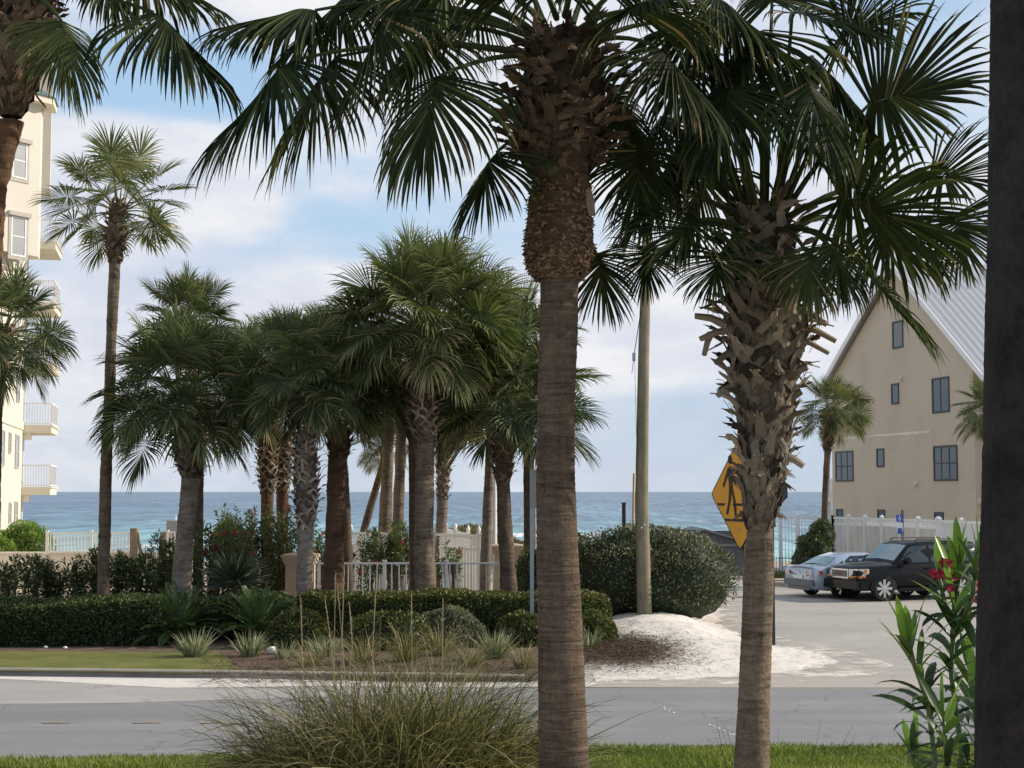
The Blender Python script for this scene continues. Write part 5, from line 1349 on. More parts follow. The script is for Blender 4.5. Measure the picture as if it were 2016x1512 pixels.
q = P(1248, 932, 43); t = root('marker_stake', 'thin orange and white marker stake against the utility pole', 'stake', (q[0], 43, 0)); b = MB(); b.tube([(q[0]-.1, 43, 0), (q[0], 43, q[2])], .03, 8); b.build('stake', M['orange_paint'], t)
# flagpole
q = P(974, 925, 47); t = root('flagpole', 'thin white pole between two palm trunks at the beach', 'pole', (q[0], 47, 0)); b = MB(); b.tube([(q[0], 47, 0), (q[0], 47, q[2])], .07, 10); b.tube([(q[0], 47, q[2]), (q[0], 47, q[2]+.05)], [.09, .02], 10); b.build('shaft', M['white'], t)
# grey square post with sign seen edge on
q = P(1047, 924, 34); t = root('sign_post', 'tall grey metal sign post with its sign edge-on, left of the centre trunk', 'sign post', (q[0], 34, 0)); b = MB()
b.box((q[0]-.045, 33.95, 0), (q[0]+.045, 34.05, q[2]-.02)); b.build('post', M['galv'], t)
b = MB(); b.obox((q[0]-.02, 33.88, q[2]-.45), (q[0]+.11, 33.5, q[2]-.45), .02, .88); b.build('sign_plate', M['galv'], t)

def ped_sign():
    Y = 17.5; cx, cy = 1457, 973
    c = P(cx, cy, Y); hd = 113*mpp(Y)
    view = nrm(np.array([c[0], c[1], 0])); ang = rad(59)
    # sign normal turned away from the view line so that the face is foreshortened
    base = -view; ca_, sa_ = math.cos(-ang), math.sin(-ang)
    nrm2 = np.array([base[0]*ca_-base[1]*sa_, base[0]*sa_+base[1]*ca_, 0])
    if nrm2[0] > 0: ca_, sa_ = math.cos(ang), math.sin(ang); nrm2 = np.array([base[0]*ca_-base[1]*sa_, base[0]*sa_+base[1]*ca_, 0])
    right = np.cross(-nrm2, UP)        # viewer's right when looking at the face
    right = nrm(right)
    t = root('crossing_sign', 'yellow diamond pedestrian crossing sign, half hidden behind the shaggy palm trunk', 'road sign', (c[0], c[1], 0))
    def pt(u, v, o=0.0): return c + right*u*hd + UP*v*hd + nrm2*o
    def dia(k, o):
        pts = []; r = .08
        for (ax, ay) in ((1, 0), (0, 1), (-1, 0), (0, -1)):
            tx, ty = -ay, ax
            pts += [pt(k*(ax*(1-r)-tx*r), k*(ay*(1-r)-ty*r), o), pt(k*ax*(1-r*.35), k*ay*(1-r*.35), o), pt(k*(ax*(1-r)+tx*r), k*(ay*(1-r)+ty*r), o)]
        return pts
    m = MB(); m.prism(dia(1.0, 0), nrm2*.004); o = m.build('plate', M['black'], t)
    m = MB(); m.prism(dia(.955, .006), nrm2*.003); m.build('face', M['yellow'], t)
    m = MB()
    def poly(pts, o=.012): m.prism([pt(u, v, o) for u, v in pts], nrm2*.002)
    sx = lambda p: poly([(u*.62-.30, v*.80+.16) for u, v in p])
    k = 14; sx([(.0+.11*math.cos(a*2*math.pi/k), .56+.10*math.sin(a*2*math.pi/k)) for a in range(k)])
    sx([(-.12, .38), (.06, .39), (.14, .28), (.14, -.08), (-.06, -.08), (-.08, .1)])
    sx([(-.12, .38), (-.06, .26), (-.24, .08), (-.36, -.06), (-.42, .0), (-.30, .14)])
    sx([(.06, .39), (.13, .24), (.30, .10), (.41, .12), (.43, .05), (.28, -.0), (.11, .13)])
    sx([(-.06, -.08), (.08, -.08), (.02, -.34), (-.14, -.66), (-.24, -.62), (-.10, -.34)])
    sx([(.04, -.08), (.14, -.08), (.28, -.34), (.34, -.64), (.46, -.64), (.46, -.70), (.24, -.70), (.16, -.36)])
    m.build('walking_figure', M['black'], t)
    m = MB()
    poly2 = [(-.74, -.18, -.50, -.18), (-.22, -.18, .70, -.18), (-.48, -.45, .46, -.45)]
    for (u0, v0, u1, v1) in poly2:
        m = MB(); m.prism([pt(u0, v0-.022, .0125), pt(u1, v1-.022, .0125), pt(u1, v1+.022, .0125), pt(u0, v0+.022, .0125)], nrm2*.002); m.build('crosswalk_line', M['black'], t)
    m = MB(); b0 = np.array([c[0]+.10, c[1]+.04, 0]); tp = c+UP*hd*.9-nrm2*.035
    m.obox(b0, tp, .06, .05, up=(nrm2[0], nrm2[1], 0)); m.build('post', M['wood_old'], t)
    m = MB()
    for v in (.6, -.6):
        q = pt(0, v, .012); m.lathe([(.001, .0), (.014, .0), (.012, -.006), (.001, -.008)], tuple(q), 8, 'y')
    m.build('bolts', M['galv'], t)
ped_sign()
def stop_back():
    Y = 34.0; c = P(1519, 966, Y); t = root('stop_sign', 'dark back of an eight-sided sign peeking out behind the shaggy palm trunk', 'road sign', (c[0], c[1], 0)); R_ = .40
    m = MB(); m.prism([(c[0]+R_*math.cos(rad(22.5+45*k)), Y, c[2]+R_*math.sin(rad(22.5+45*k))) for k in range(8)], (0, -.004, 0)); m.build('plate', M['metal_dark'], t)
    m = MB(); m.box((c[0]-.035, Y-.05, 0), (c[0]+.035, Y-.008, c[2]+.35)); m.build('post', M['metal_dark'], t)
stop_back()
# blue parking sign on dark post
q = P(1776, 1004, 54); t = root('parking_sign', 'small blue accessible parking sign on a dark post before the white fence', 'parking sign', (q[0], 54, 0)); b = MB()
b.box((q[0]-.045, 53.96, 0), (q[0]+.045, 54.04, q[2])); b.build('post', M['wood_old'], t)
p1 = P(1771, 1022, 54); b = MB(); b.box((p1[0]-.14, 53.90, p1[2]-.10), (p1[0]+.10, 53.92, p1[2]+.16)); b.build('blue_plate', M['blue'], t)
b = MB(); b.box((p1[0]-.13, 53.905, p1[2]-.42), (p1[0]+.09, 53.925, p1[2]-.13)); b.build('white_plate', M['white'], t)
b = MB(); cx_, cz_ = p1[0]-.02, p1[2]+.03
b.lathe([(.035, 0), (.055, -.004), (.055, 0)], (cx_+.0, 53.895, cz_-.03), 12, 'y'); b.box((cx_-.02, 53.89, cz_-.01), (cx_+.01, 53.897, cz_+.08)); b.lathe([(.001, -.003), (.018, 0)], (cx_-.005, 53.893, cz_+.1), 10, 'y'); b.build('wheelchair_symbol', M['white'], t)
p2 = P(1771, 1046, 54); b = MB(); b.box((p2[0]-.09, 53.90, p2[2]-.1), (p2[0]+.06, 53.92, p2[2]+.12)); b.build('lower_blue_plate', M['blue'], t)

# grey shed
def shed():
    Y = 62.0; a = P(1335, 1142, Y); e = P(1475, 1142, Y); pk = P(1385, 1044, Y); ev = P(1460, 1068, Y)
    t = root('shed', 'low dark grey shed with a shallow gabled roof beside the silvery shrub', 'shed', (a[0], Y, 0))
    zt = ev[2]; xm = pk[0]; x0 = xm-(ev[0]-xm); x1 = ev[0]+.25
    b = MB(); b.prism([(x0+.15, Y, 0), (x1-.15, Y, 0), (x1-.15, Y, zt), (xm, Y, pk[2]-.06), (x0+.15, Y, zt)], (0, 4, 0)); b.build('wall', M['shed'], t)
    b = MB()
    for (xa, xb) in ((xm, x1), (xm, x0)):
        b.prism([(xa, Y-.25, pk[2]), (xb, Y-.25, zt-.02), (xb, Y-.25, zt+.06), (xa, Y-.25, pk[2]+.08)], (0, 4.5, 0))
    b.build('roof', M['shed_roof'], t)
    b = MB(); b.box((x0+.1, Y-.06, zt-.16), (x1-.1, Y-.005, zt-.06)); b.build('fascia', M['shed_roof'], t)
    b = MB(); 
    for k in range(5): b.box((xm-.9, Y-.03, .1+k*.36), (xm+1.3, Y-.004, .43+k*.36))
    b.build('roller_door', M['shed'], t)
shed()
q = P(1342, 1050, 58); t = root('beach_cart', 'dark cart with bundled blue gear behind the top of the silvery shrub', 'cart', (q[0], 58, 0)); b = MB()
b.box((q[0]-.6, 57.6, 0.3), (q[0]+.6, 58.4, q[2]-.35)); b.tube([(q[0]-.6, 57.6, q[2]-.4), (q[0]-.55, 57.6, q[2]+.12), (q[0]+.5, 57.6, q[2]+.12), (q[0]+.55, 57.6, q[2]-.4)], .03, 6); b.build('frame', M['metal_dark'], t)
for k, (dx, r) in enumerate(((-.25, .16), (.12, .18), (.38, .13))):
    b = MB(); b.tube([(q[0]+dx, 57.5, q[2]-.2), (q[0]+dx, 58.3, q[2]-.12)], r, 10); b.build('blue_bundle', M['blue'], t)

# ------------------------------------------------------------------ buildings (both turned by the same angle as the shore)
ROT = rad(12.4); RX = np.array([math.cos(ROT), math.sin(ROT), 0]); RY = np.array([-math.sin(ROT), math.cos(ROT), 0])
def wall_uv(px, py, O, off=0.0):
    """photo point on the plane local x=off of a building with origin O -> (local y, z)"""
    r = ray(px, py); o = np.array([0, 0, CAMZ]); Pp = np.array([O[0], O[1], 0])+RX*off
    t = np.dot(Pp-o, RX)/np.dot(r, RX); q = o+r*t
    return np.dot(q-Pp, RY), q[2]
def xform(mb, fn):
    if fn: mb.V = [np.array([fn(p) for p in v]) for v in mb.V]
def window(t, x, sgn, y0, y1, z0, z1, glass='glass', frame='frame_dark', mull=0, sash=False, name='window', fw=.06, fn=None):
    """window on plane x, outward direction sgn; frame butted round the pane"""
    y0, y1 = min(y0, y1), max(y0, y1); z0, z1 = min(z0, z1), max(z0, z1)
    m = MB(); a, b_ = sorted((x-.05*sgn, x+.04*sgn))
    m.box((a, y0, z0), (b_, y0+fw, z1)); m.box((a, y1-fw, z0), (b_, y1, z1)); m.box((a, y0+fw, z0), (b_, y1-fw, z0+fw)); m.box((a, y0+fw, z1-fw), (b_, y1-fw, z1))
    a2, b2 = sorted((x-.05*sgn, x+.032*sgn))
    for k in range(mull):
        yy = y0+(y1-y0)*(k+1)/(mull+1); m.box((a2, yy-fw*.35, z0+fw), (b2, yy+fw*.35, z1-fw))
    xform(m, fn); f = m.build(name, M[frame], t, world=False)
    if sash:
        m = MB(); zz = (z0+z1)/2; a3, b3 = sorted((x-.045*sgn, x+.028*sgn)); m.box((a3, y0+fw, zz-fw*.4), (b3, y1-fw, zz+fw*.4)); xform(m, fn); m.build('sash_bar', M[frame], f, world=False)
    m = MB(); a, b_ = sorted((x-.04*sgn, x+.015*sgn)); m.box((a, y0+fw*.9, z0+fw*.9), (b_, y1-fw*.9, z1-fw*.9)); xform(m, fn); m.build('pane', M[glass], f, world=False)
    return f
def right_building():
    O = (20.56, 65.5); W = 14.85; Hc = W*.47
    t = root('gabled_building', 'tan stucco three storey building with a steep gable and dark windows, right', 'building', (O[0], O[1], 0), ROT)
    zE, zR = 9.55, 14.75; Lx = 22
    b = MB(); b.prism([(0, 0, 0), (0, W, 0), (0, W, zE), (0, Hc, zR-.25), (0, 0, zE)], (Lx, 0, 0)); b.build('wall', M['tan'], t, world=False)
    # roof slabs with pale fascia
    b = MB(); fa = MB()
    sl = (zR-zE)/Hc; sl2 = (zR-zE)/(W-Hc); yf = -1.5; yb = W+1.2
    for (ya, yb_, s_) in ((Hc, yf, sl), (Hc, yb, sl2)):
        za = zR; zb_ = zR-abs(yb_-ya)*s_
        b.prism([(-.35, ya, za), (-.35, yb_, zb_), (-.35, yb_, zb_+.12), (-.35, ya, za+.12)], (Lx+.6, 0, 0))
        fa.prism([(-.42, ya, za-.16), (-.42, yb_, zb_-.16), (-.42, yb_, zb_+.16), (-.42, ya, za+.16)], (.065, 0, 0))
    b.build('roof', M['roof_grey'], t, world=False); fa.build('rake_board', M['white'], t, world=False)
    # pale patched string band
    a = wall_uv(1640, 868, O); c = wall_uv(1830, 846, O); zb_ = (a[1]+c[1])/2
    b = MB(); R = np.random.default_rng(3); y = c[0]; 
    while y < W-.3:
        dy = R.uniform(.3, .9); h = R.uniform(.08, .19); b.box((-.012, y, zb_-h/2+R.normal(0, .02)), (0.02, min(y+dy, W-.1), zb_+h/2)); y += dy
    b.build('string_band', M['tan_patch'], t, world=False)
    def rect(x0, y0, x1, y1): 
        ya, z1 = wall_uv((x0), (y0), O); yb_, _ = wall_uv(x1, y0, O); _, z1 = wall_uv((x0+x1)/2, y0, O); _, z0 = wall_uv((x0+x1)/2, y1, O); return ya, yb_, z0, z1
    for (x0, y0, x1, y1, mull, sash) in ((1757, 632, 1778, 686, 0, 0), (1755, 755, 1770, 796, 0, 0), (1835, 743, 1869, 813, 1, 0), (1645, 888, 1680, 948, 2, 1), (1726, 883, 1741, 920, 0, 0), (1838, 877, 1885, 947, 2, 1), (1647, 1002, 1660, 1034, 0, 0), (1728, 1003, 1743, 1034, 0, 0), (1840, 1008, 1858, 1038, 0, 0)):
        window(t, 0, -1, *rect(x0, y0, x1, y1), mull=mull, sash=bool(sash), fw=.09)
    for (x, y) in ((1776, 744), (1805, 951)):
        yy, z = wall_uv(x, y, O); b = MB(); b.box((-.12, yy-.08, z-.06), (0, yy+.08, z+.10)); f = b.build('wall_lamp', M['cream_light'], t, world=False)
        b = MB(); b.tube([(-.10, yy-.04, z-.07), (-.26, yy-.06, z-.14)], [.05, .08], 8); b.build('shade', M['cream_light'], f, world=False)
    # front face: recessed balconies
    for k, z in enumerate((0.3, 3.25, 6.35)):
        b = MB(); b.box((.05, -1.3, z-.28), (Lx, 0.0, z)); f = b.build('balcony', M['tan'], t, world=False)
        if k:
            b = MB(); b.box((.3, -1.28, z+.98), (Lx, -1.20, z+1.05)); b.box((.3, -1.27, z+.08), (Lx, -1.21, z+.14))
            for i in range(90): b.box((.35+i*.24, -1.26, z+.14), (.39+i*.24, -1.22, z+.98))
            b.build('railing', M['white'], f, world=False)
            for i in range(5):
                x = 1.2+i*4.2; m = MB(); m.box((x, -.03, z+.05), (x+2.2, .02, z+2.2)); m.build('glass_door', M['glass'], t, world=False)
    for i in range(5): b = MB(); b.box((.08+i*5.2, -1.34, 0), (.42+i*5.2, -1.0, zR-(Hc+1.2)*sl-.05)); b.build('column', M['tan'], t, world=False)
    # sea side balconies: white rails past the far corner
    for z in (3.2, 6.4):
        b = MB(); b.box((.1, W, z-.25), (6, W+1.1, z)); f = b.build('balcony', M['cream_light'], t, world=False)
        b = MB(); b.box((.1, W+1.04, z+.95), (6, W+1.1, z+1.02)); b.box((.1, W, z+.95), (.16, W+1.04, z+1.02))
        for i in range(9): b.box((.11, W+.08+i*.12, z), (.14, W+.11+i*.12, z+.95))
        b.build('railing', M['white'], f, world=False)
    b = MB(); b.box((.12, W+1.0, 0), (.32, W+1.2, zE-.8)); b.build('corner_post', M['white'], t, world=False)
right_building()

def left_building():
    O = (-22.6, 68.0); t = root('apartment_building', 'cream apartment block with white railed balconies stacked at its corner, left edge', 'building', (O[0], O[1], 0), ROT)
    Lb = 34; H = 23.6
    b = MB(); b.box((-14, -Lb, 0), (0, 0, H)); b.build('wall', M['cream'], t, world=False)
    b = MB(); b.box((-14, 0.0, 0), (-.28, 3.6, H-.5)); b.build('rear_wall', M['cream'], t, world=False)
    # belt course
    _, z0 = wall_uv(43, 846, O); _, z1 = wall_uv(43, 829, O)
    b = MB(); b.box((0, -Lb, z0), (.05, -.0, z1)); b.build('belt_course', M['cream_light'], t, world=False)
    zs = [3.35+2.87*k for k in range(5)]
    for k, z in enumerate(zs):
        x1 = 1.27
        b = MB(); b.box((-.26, 0.02, z), (x1, 3.55, z+.30)); b.box((-.24, .05, z+.30), (x1+.06, 3.6, z+.36)); f = b.build('balcony', M['cream_light'], t, world=False)
        zt = z+.36; b = MB()
        b.box((.0, .06, zt+.98), (x1, .12, zt+1.04)); b.box((x1-.06, .12, zt+.98), (x1, 3.5, zt+1.04)); b.box((.0, .07, zt+.06), (x1, .11, zt+.10)); b.box((x1-.05, .11, zt+.06), (x1-.01, 3.5, zt+.10))
        n = 10
        for i in range(n+1): x = .02+(x1-.08)*i/n; b.box((x, .075, zt), (x+.028, .105, zt+.98))
        for i in range(28): y = .12+i*.12; b.box((x1-.045, y, zt), (x1-.017, y+.028, zt+.98))
        b.build('railing', M['white'], f, world=False)
        # door under each balcony and bracket
        m = MB(); m.box((-.27, .5, z+.45), (-.20, 2.6, z+2.55)); m.build('glass_door', M['glass_pale'], t, world=False)
        m = MB(); m.box((-.26, .1, z-.32), (.35, .5, z)); m.build('bracket', M['cream_light'], t, world=False)
    m = MB(); m.box((-.27, .5, .3), (-.20, 2.6, 2.6)); m.build('glass_door', M['glass_pale'], t, world=False)
    # slit windows of the side wall, from the photo on three floors and repeated above
    def rc(x0, y0, x1, y1, off=0.0):
        ya, _ = wall_uv(x0, y0, O, off); yb, _ = wall_uv(x1, y0, O, off); _, za = wall_uv((x0+x1)/2, y1, O, off); _, zb = wall_uv((x0+x1)/2, y0, O, off); return ya, yb, za, zb
    for r in ((1, 723, 9, 778), (20, 716, 24.5, 757), (33, 725, 39, 793), (1, 846, 8.5, 919), (17, 851, 21.5, 893), (30, 856, 37, 923), (17, 989, 21.5, 1030), (28, 987, 34, 1042), (30, 600, 37, 660), (-4, 985, 1, 1045)):
        window(t, 0, 1, *rc(*r), glass='glass_pale', frame='trim_grey', fw=.07, sash=True)
    # canted bay with hooded windows on its angled face
    A2 = np.array([0.0, -13.7]); B2 = np.array([1.66, -12.0]); C2 = np.array([1.66, -11.2]); fd = nrm(B2-A2); fl = np.linalg.norm(B2-A2); fnn = np.array([fd[1], -fd[0]])
    z0 = 12.6; z1 = 18.55
    b = MB(); b.prism([(*A2, z0), (*B2, z0), (*C2, z0), (0, -11.2, z0)], (0, 0, z1-z0)); b.prism([(0, -13.6, z0-.5), (.9, -12.2, z0-.5), (.9, -11.3, z0-.5), (0, -11.3, z0-.5)], (0, 0, .5)); b.build('bay', M['cream'], t, world=False)
    def facet(p):     # p = (outward, along, z)
        q = A2 + fd*p[1] + fnn*p[0]; return (q[0], q[1], p[2])
    def fuv(px, py):
        r = ray(px, py); P0 = np.array([O[0], O[1], 0])+RX*A2[0]+RY*A2[1]; n3_ = RX*fnn[0]+RY*fnn[1]; tt = np.dot(P0-np.array([0, 0, CAMZ]), n3_)/np.dot(r, n3_); q = np.array([0, 0, CAMZ])+r*tt
        return np.dot(q-P0, RX*fd[0]+RY*fd[1]), q[2]
    for (x0, y0, x1, y1) in ((23, 285, 53, 348), (20, 430, 51, 502), (-28, 430, -6, 502)):
        ya, za = fuv(x0, y1); yb_, zb = fuv(x1, y0)
        if ya < .02: continue
        window(t, 0, 1, ya, yb_, za, zb, glass='glass_pale', frame='white', fw=.05, sash=True, fn=facet)
        m = MB(); m.box((0, ya-.12, za-.14), (.03, yb_+.12, za-.015)); m.box((0, ya-.16, zb+.015), (.14, yb_+.16, zb+.18)); m.box((0, ya-.11, za-.015), (.028, ya-.008, zb+.015)); m.box((0, yb_+.008, za-.015), (.028, yb_+.11, zb+.015))
        xform(m, facet); m.build('window_surround', M['trim_grey'], t, world=False)
    b = MB(); b.prism([(0, -14.1, z1), (2.15, -12.25, z1), (2.15, -10.9, z1), (0, -10.9, z1)], (0, 0, .26)); b.build('bay_fascia', M['cream_light'], t, world=False)
    b = MB(); V = [(0, -14.2, z1+.26), (2.22, -12.3, z1+.26), (2.22, -10.85, z1+.26), (0, -10.85, z1+.26), (-.02, -12.3, z1+1.15), (.9, -11.9, z1+1.1)]
    b.add(V, [(0, 1, 5, 4), (1, 2, 5), (2, 3, 4, 5), (0, 3, 2, 1), (0, 4, 3)]); b.build('bay_roof', M['green_roof'], t, world=False)
    # screen wall of the upper terrace
    b = MB(); b.box((.02, .05, 17.6), (.95, .35, 24.5)); b.box((.0, .0, 17.3), (1.0, .4, 17.6)); b.build('terrace_screen', M['cream'], t, world=False)
    b = MB(); V = [(-14.5, -Lb-.5, H), (.5, -Lb-.5, H), (.5, .4, H), (-14.5, .4, H), (-7, -Lb+5, H+4.5), (-7, -5, H+4.5)]
    b.add(V, [(0, 1, 4), (1, 2, 5, 4), (2, 3, 5), (3, 0, 4, 5), (0, 3, 2, 1)]); b.build('roof', M['green_roof'], t, world=False)
left_building()

# ------------------------------------------------------------------ cars (local: +x forward)
def loft(mb, secs, closed=True):
    """secs: list of (x, [(y,z)...half profile from bottom centre to top centre]) mirrored"""
    n = None; V = []; 
    for x, prof in secs:
        ring = [(x, y, z) for y, z in prof] + [(x, -y, z) for y, z in reversed(prof)]
        V += ring; n = len(ring)
    Q = [(i*n+k, (i+1)*n+k, (i+1)*n+(k+1) % n, i*n+(k+1) % n) for i in range(len(secs)-1) for k in range(n)]
    Q += [tuple(range(n)), tuple(range((len(secs)-1)*n, len(secs)*n))[::-1]]
    mb.add(V, Q)
def car(kind, label, loc, rot):
    suv = kind == 'suv'
    t = root('parked_car' if not suv else 'parked_suv', label, 'car' if not suv else 'suv', (loc[0], loc[1], .004), rot)
    paint = M['paint_black'] if suv else M['paint_silver']
    if suv:
        L, W, r, xf, xr = 5.05, 2.0, .41, 1.55, -1.40
        # x, z bottom, z shoulder, z top(centre), half width
        S = [(2.50, .48, .95, 1.02, .80), (2.42, .36, 1.02, 1.10, .90), (2.15, .34, 1.08, 1.17, .97), (1.4, .34, 1.12, 1.22, .995), (1.02, .34, 1.15, 1.26, 1.0), (.0, .34, 1.16, 1.22, 1.0), (-1.5, .34, 1.16, 1.22, 1.0), (-2.35, .38, 1.15, 1.2, .98), (-2.5, .46, 1.10, 1.15, .93)]
        Gh = [(1.08, 1.18, .93, 1.22, .90), (.42, 1.15, .955, 1.80, .76), (.1, 1.15, .955, 1.87, .75), (-1.2, 1.15, .955, 1.89, .75), (-2.2, 1.15, .95, 1.85, .74), (-2.44, 1.12, .92, 1.18, .88)]
    else:
        L, W, r, xf, xr = 4.77, 1.82, .33, 1.42, -1.29
        S = [(2.38, .36, .60, .64, .66), (2.25, .24, .68, .74, .80), (1.7, .22, .78, .86, .88), (1.0, .22, .88, .95, .905), (.0, .22, .91, .95, .91), (-1.0, .22, .95, .99, .91), (-1.75, .23, .99, 1.03, .89), (-2.22, .28, 1.0, 1.06, .84), (-2.36, .34, .93, .98, .78)]
        Gh = [(1.15, .88, .80, .93, .78), (.42, .90, .83, 1.37, .62), (.0, .90, .84, 1.45, .60), (-.75, .92, .84, 1.44, .60), (-1.2, .94, .83, 1.33, .60), (-1.80, .98, .80, 1.03, .74)]
    b = MB(); secs = []
    for (x, z0, zs, zt, w) in S:
        secs.append((x, [(0.01, z0), (w*.86, z0), (w*.96, z0+.06), (w, z0+(zs-z0)*.45), (w*.995, z0+(zs-z0)*.72), (w*.965, zs-.02), (w*.90, zs+.02), (w*.5, zt-.01), (0.01, zt)]))
    loft(b, secs); body = b.build('body', paint, t, world=False, smooth=True)
    b = MB(); secs = []
    for (x, z0, w0, z1, w1) in Gh:
        secs.append((x, [(0.01, z0-.05), (w0, z0-.05), (w0, z0), (w0*.45+w1*.55+.012, z0+(z1-z0)*.6), (w1, z1-.05*(z1-z0)/.6), (w1*.86, z1), (0.01, z1+.015)]))
    loft(b, secs); b.build('cabin', paint, t, world=False, smooth=True)
    def hw(x, z):
        xs = [g[0] for g in Gh][::-1]; z0 = np.interp(x, xs, [g[1] for g in Gh][::-1]); w0 = np.interp(x, xs, [g[2] for g in Gh][::-1]); z1 = np.interp(x, xs, [g[3] for g in Gh][::-1]); w1 = np.interp(x, xs, [g[4] for g in Gh][::-1])
        k = (z-z0)/(z1-z0)
        a = (w0*.45+w1*.55+.012)
        return w0+(a-w0)*k/.6 if k < .6 else a+(w1-a)*(k-.6)/.35
    wins = [[(.92, 1.22), (.50, 1.66), (.30, 1.74), (-.22, 1.76), (-.22, 1.22)], [(-.32, 1.22), (-.32, 1.76), (-1.20, 1.76), (-1.20, 1.22)], [(-1.32, 1.22), (-1.32, 1.76), (-2.10, 1.72), (-2.22, 1.25)]] if suv else \
           [[(.88, .96), (.48, 1.24), (.25, 1.34), (-.12, 1.37), (-.12, .96)], [(-.20, .96), (-.20, 1.37), (-.75, 1.36), (-1.00, 1.22), (-1.10, .98)], [(-1.15, .99), (-1.06, 1.22), (-1.25, 1.15), (-1.38, 1.02)]]
    for sg in (-1, 1):
        for wv in wins:
            # subdivide polygon edges vertically through a centre fan for curvature
            zc = sum(p[1] for p in wv)/len(wv); xc = sum(p[0] for p in wv)/len(wv)
            V = [(x, sg*(hw(x, z)+.008), z) for x, z in wv] + [(xc, sg*(hw(xc, zc)+.014), zc)]
            n = len(wv); b = MB(); b.add(V, [((i, (i+1) % n, n) if sg > 0 else ((i+1) % n, i, n)) for i in range(n)]); b.build('side_window', M['carglass'], t, world=False)
    # windscreen and rear window
    def screen(g0, g1, name, mt, o, m0=.10, m1=.06):
        (xa, za, wa, za1, wa1), (xb, zb, wb, zb1, wb1) = g0, g1
        p0 = np.array([xa, 0, za1+.02]); p1 = np.array([xb, 0, zb1]); d = p1-p0
        q0 = p0+d*m0; q1 = p0+d*(1-m1); n_ = nrm(np.array([-d[2], 0, d[0]])); n_ = n_ if n_[2] > 0 else -n_
        b = MB(); w0 = wa1*.88; w1 = wb1*.90
        V = [q0+(0, -w0, -.03)+n_*o, q0+n_*(o+.02), q0+(0, w0, -.03)+n_*o, q1+(0, w1, -.02)+n_*o, q1+n_*(o+.015), q1+(0, -w1, -.02)+n_*o]
        b.add(V, [(0, 1, 4, 5), (1, 2, 3, 4)]); b.build(name, M[mt], t, world=False)
    screen(Gh[0], Gh[1], 'windscreen', 'windscreen', .02)
    screen(Gh[-1], Gh[-2], 'rear_window', 'carglass' if suv else 'windscreen', .025)
    # wheels
    tw = .24
    for x in (xf, xr):
        for sg in (-1, 1):
            y = sg*(W/2-.11)
            b = MB(); b.lathe([(r*.70, -tw/2), (r*.93, -tw/2), (r, -tw/2+.04), (r, tw/2-.04), (r*.93, tw/2), (r*.70, tw/2)], (x, y, r), 28, 'y'); wh = b.build('wheel', M['tyre'], t, world=False, smooth=False)
            b = MB(); yo = y+sg*tw*.40
            b.lathe([(r*.80, -tw*.4*sg), (r*.80, sg*.012), (r*.74, sg*.012), (r*.73, -sg*.03)], (x, yo, r), 28, 'y')
            ns = 8 if suv else 6
            for k in range(ns):
                a = 2*math.pi*k/ns; ca_, sa_ = math.cos(a), math.sin(a)
                pts = []
                for (rr_, hw_) in ((r*.10, .030), (r*.75, .054 if suv else .045)):
                    for s_ in (-1, 1): pts.append((rr_, s_*hw_))
                poly = [(x+p[0]*ca_-p[1]*sa_, yo, r+p[0]*sa_+p[1]*ca_) for p in (pts[0], pts[2], pts[3], pts[1])]
                b.prism(poly, (0, sg*.02, 0))
            b.lathe([(.001, sg*.035), (r*.16, sg*.03), (r*.18, 0)], (x, yo, r), 14, 'y'); b.build('rim', M['chrome'], wh, world=False)
            b = MB(); b.lathe([(.001, 0), (r*.74, 0)], (x, yo-sg*.05, r), 20, 'y'); b.build('brake_disc', M['metal_dark'], wh, world=False)
            # wheel arch opening (dark liner) and lip
            ws = S and np.interp(x, [s[0] for s in S][::-1], [s[4] for s in S][::-1])
            b = MB(); ra = r*1.19; k = 18; pts = [(x+ra*math.cos(math.pi*i/k), sg*(ws+.004), r+ra*math.sin(math.pi*i/k)) for i in range(k+1)]
            pts += [(x-ra, sg*(ws+.004), r*.86), (x+ra, sg*(ws+.004), r*.86)]; b.prism(pts, (0, -sg*.3, 0)); b.build('wheel_arch', M['tyre'], t, world=False)
    # sills, bumpers
    b = MB()
    z0 = .30 if suv else .20
    for sg in (-1, 1): b = MB(); b.box((xr+r*1.3, sg*(W/2-.02)-.03, z0), (xf-r*1.3, sg*(W/2-.02)+.03, z0+.12)); b.build('sill', paint if suv else M['plastic_grey'], t, world=False)
    for sg in (-1, 1):     # door seams and handles
        b = MB(); zb = .50 if suv else .38; zt = S[4][2]-.03
        for x in ((.95, -.27, -1.25) if suv else (.92, -.16, -1.12)): b.box((x-.006, sg*(W/2-.004)-.006, zb), (x+.006, sg*(W/2-.004)+.006, zt))
        b.build('door_seams', M['tyre'], t, world=False)
        for x in ((-.08, -1.05) if suv else (-.0, -.95)):
            b = MB(); zz = (1.02 if suv else .80); b.box((x-.10, sg*(W/2+.0)-.012, zz), (x+.06, sg*(W/2+.0)+.03, zz+.035)); b.build('door_handle', paint, t, world=False)
        b = MB(); x = .72 if suv else .70; z = S[4][2]+.06; b.lathe([(.001, -.10), (.10, -.09), (.12, 0), (.10, .09), (.001, .10)], (x, sg*(W/2+.10), z+.08), 10, 'y'); b.build('mirror', paint, t, world=False)
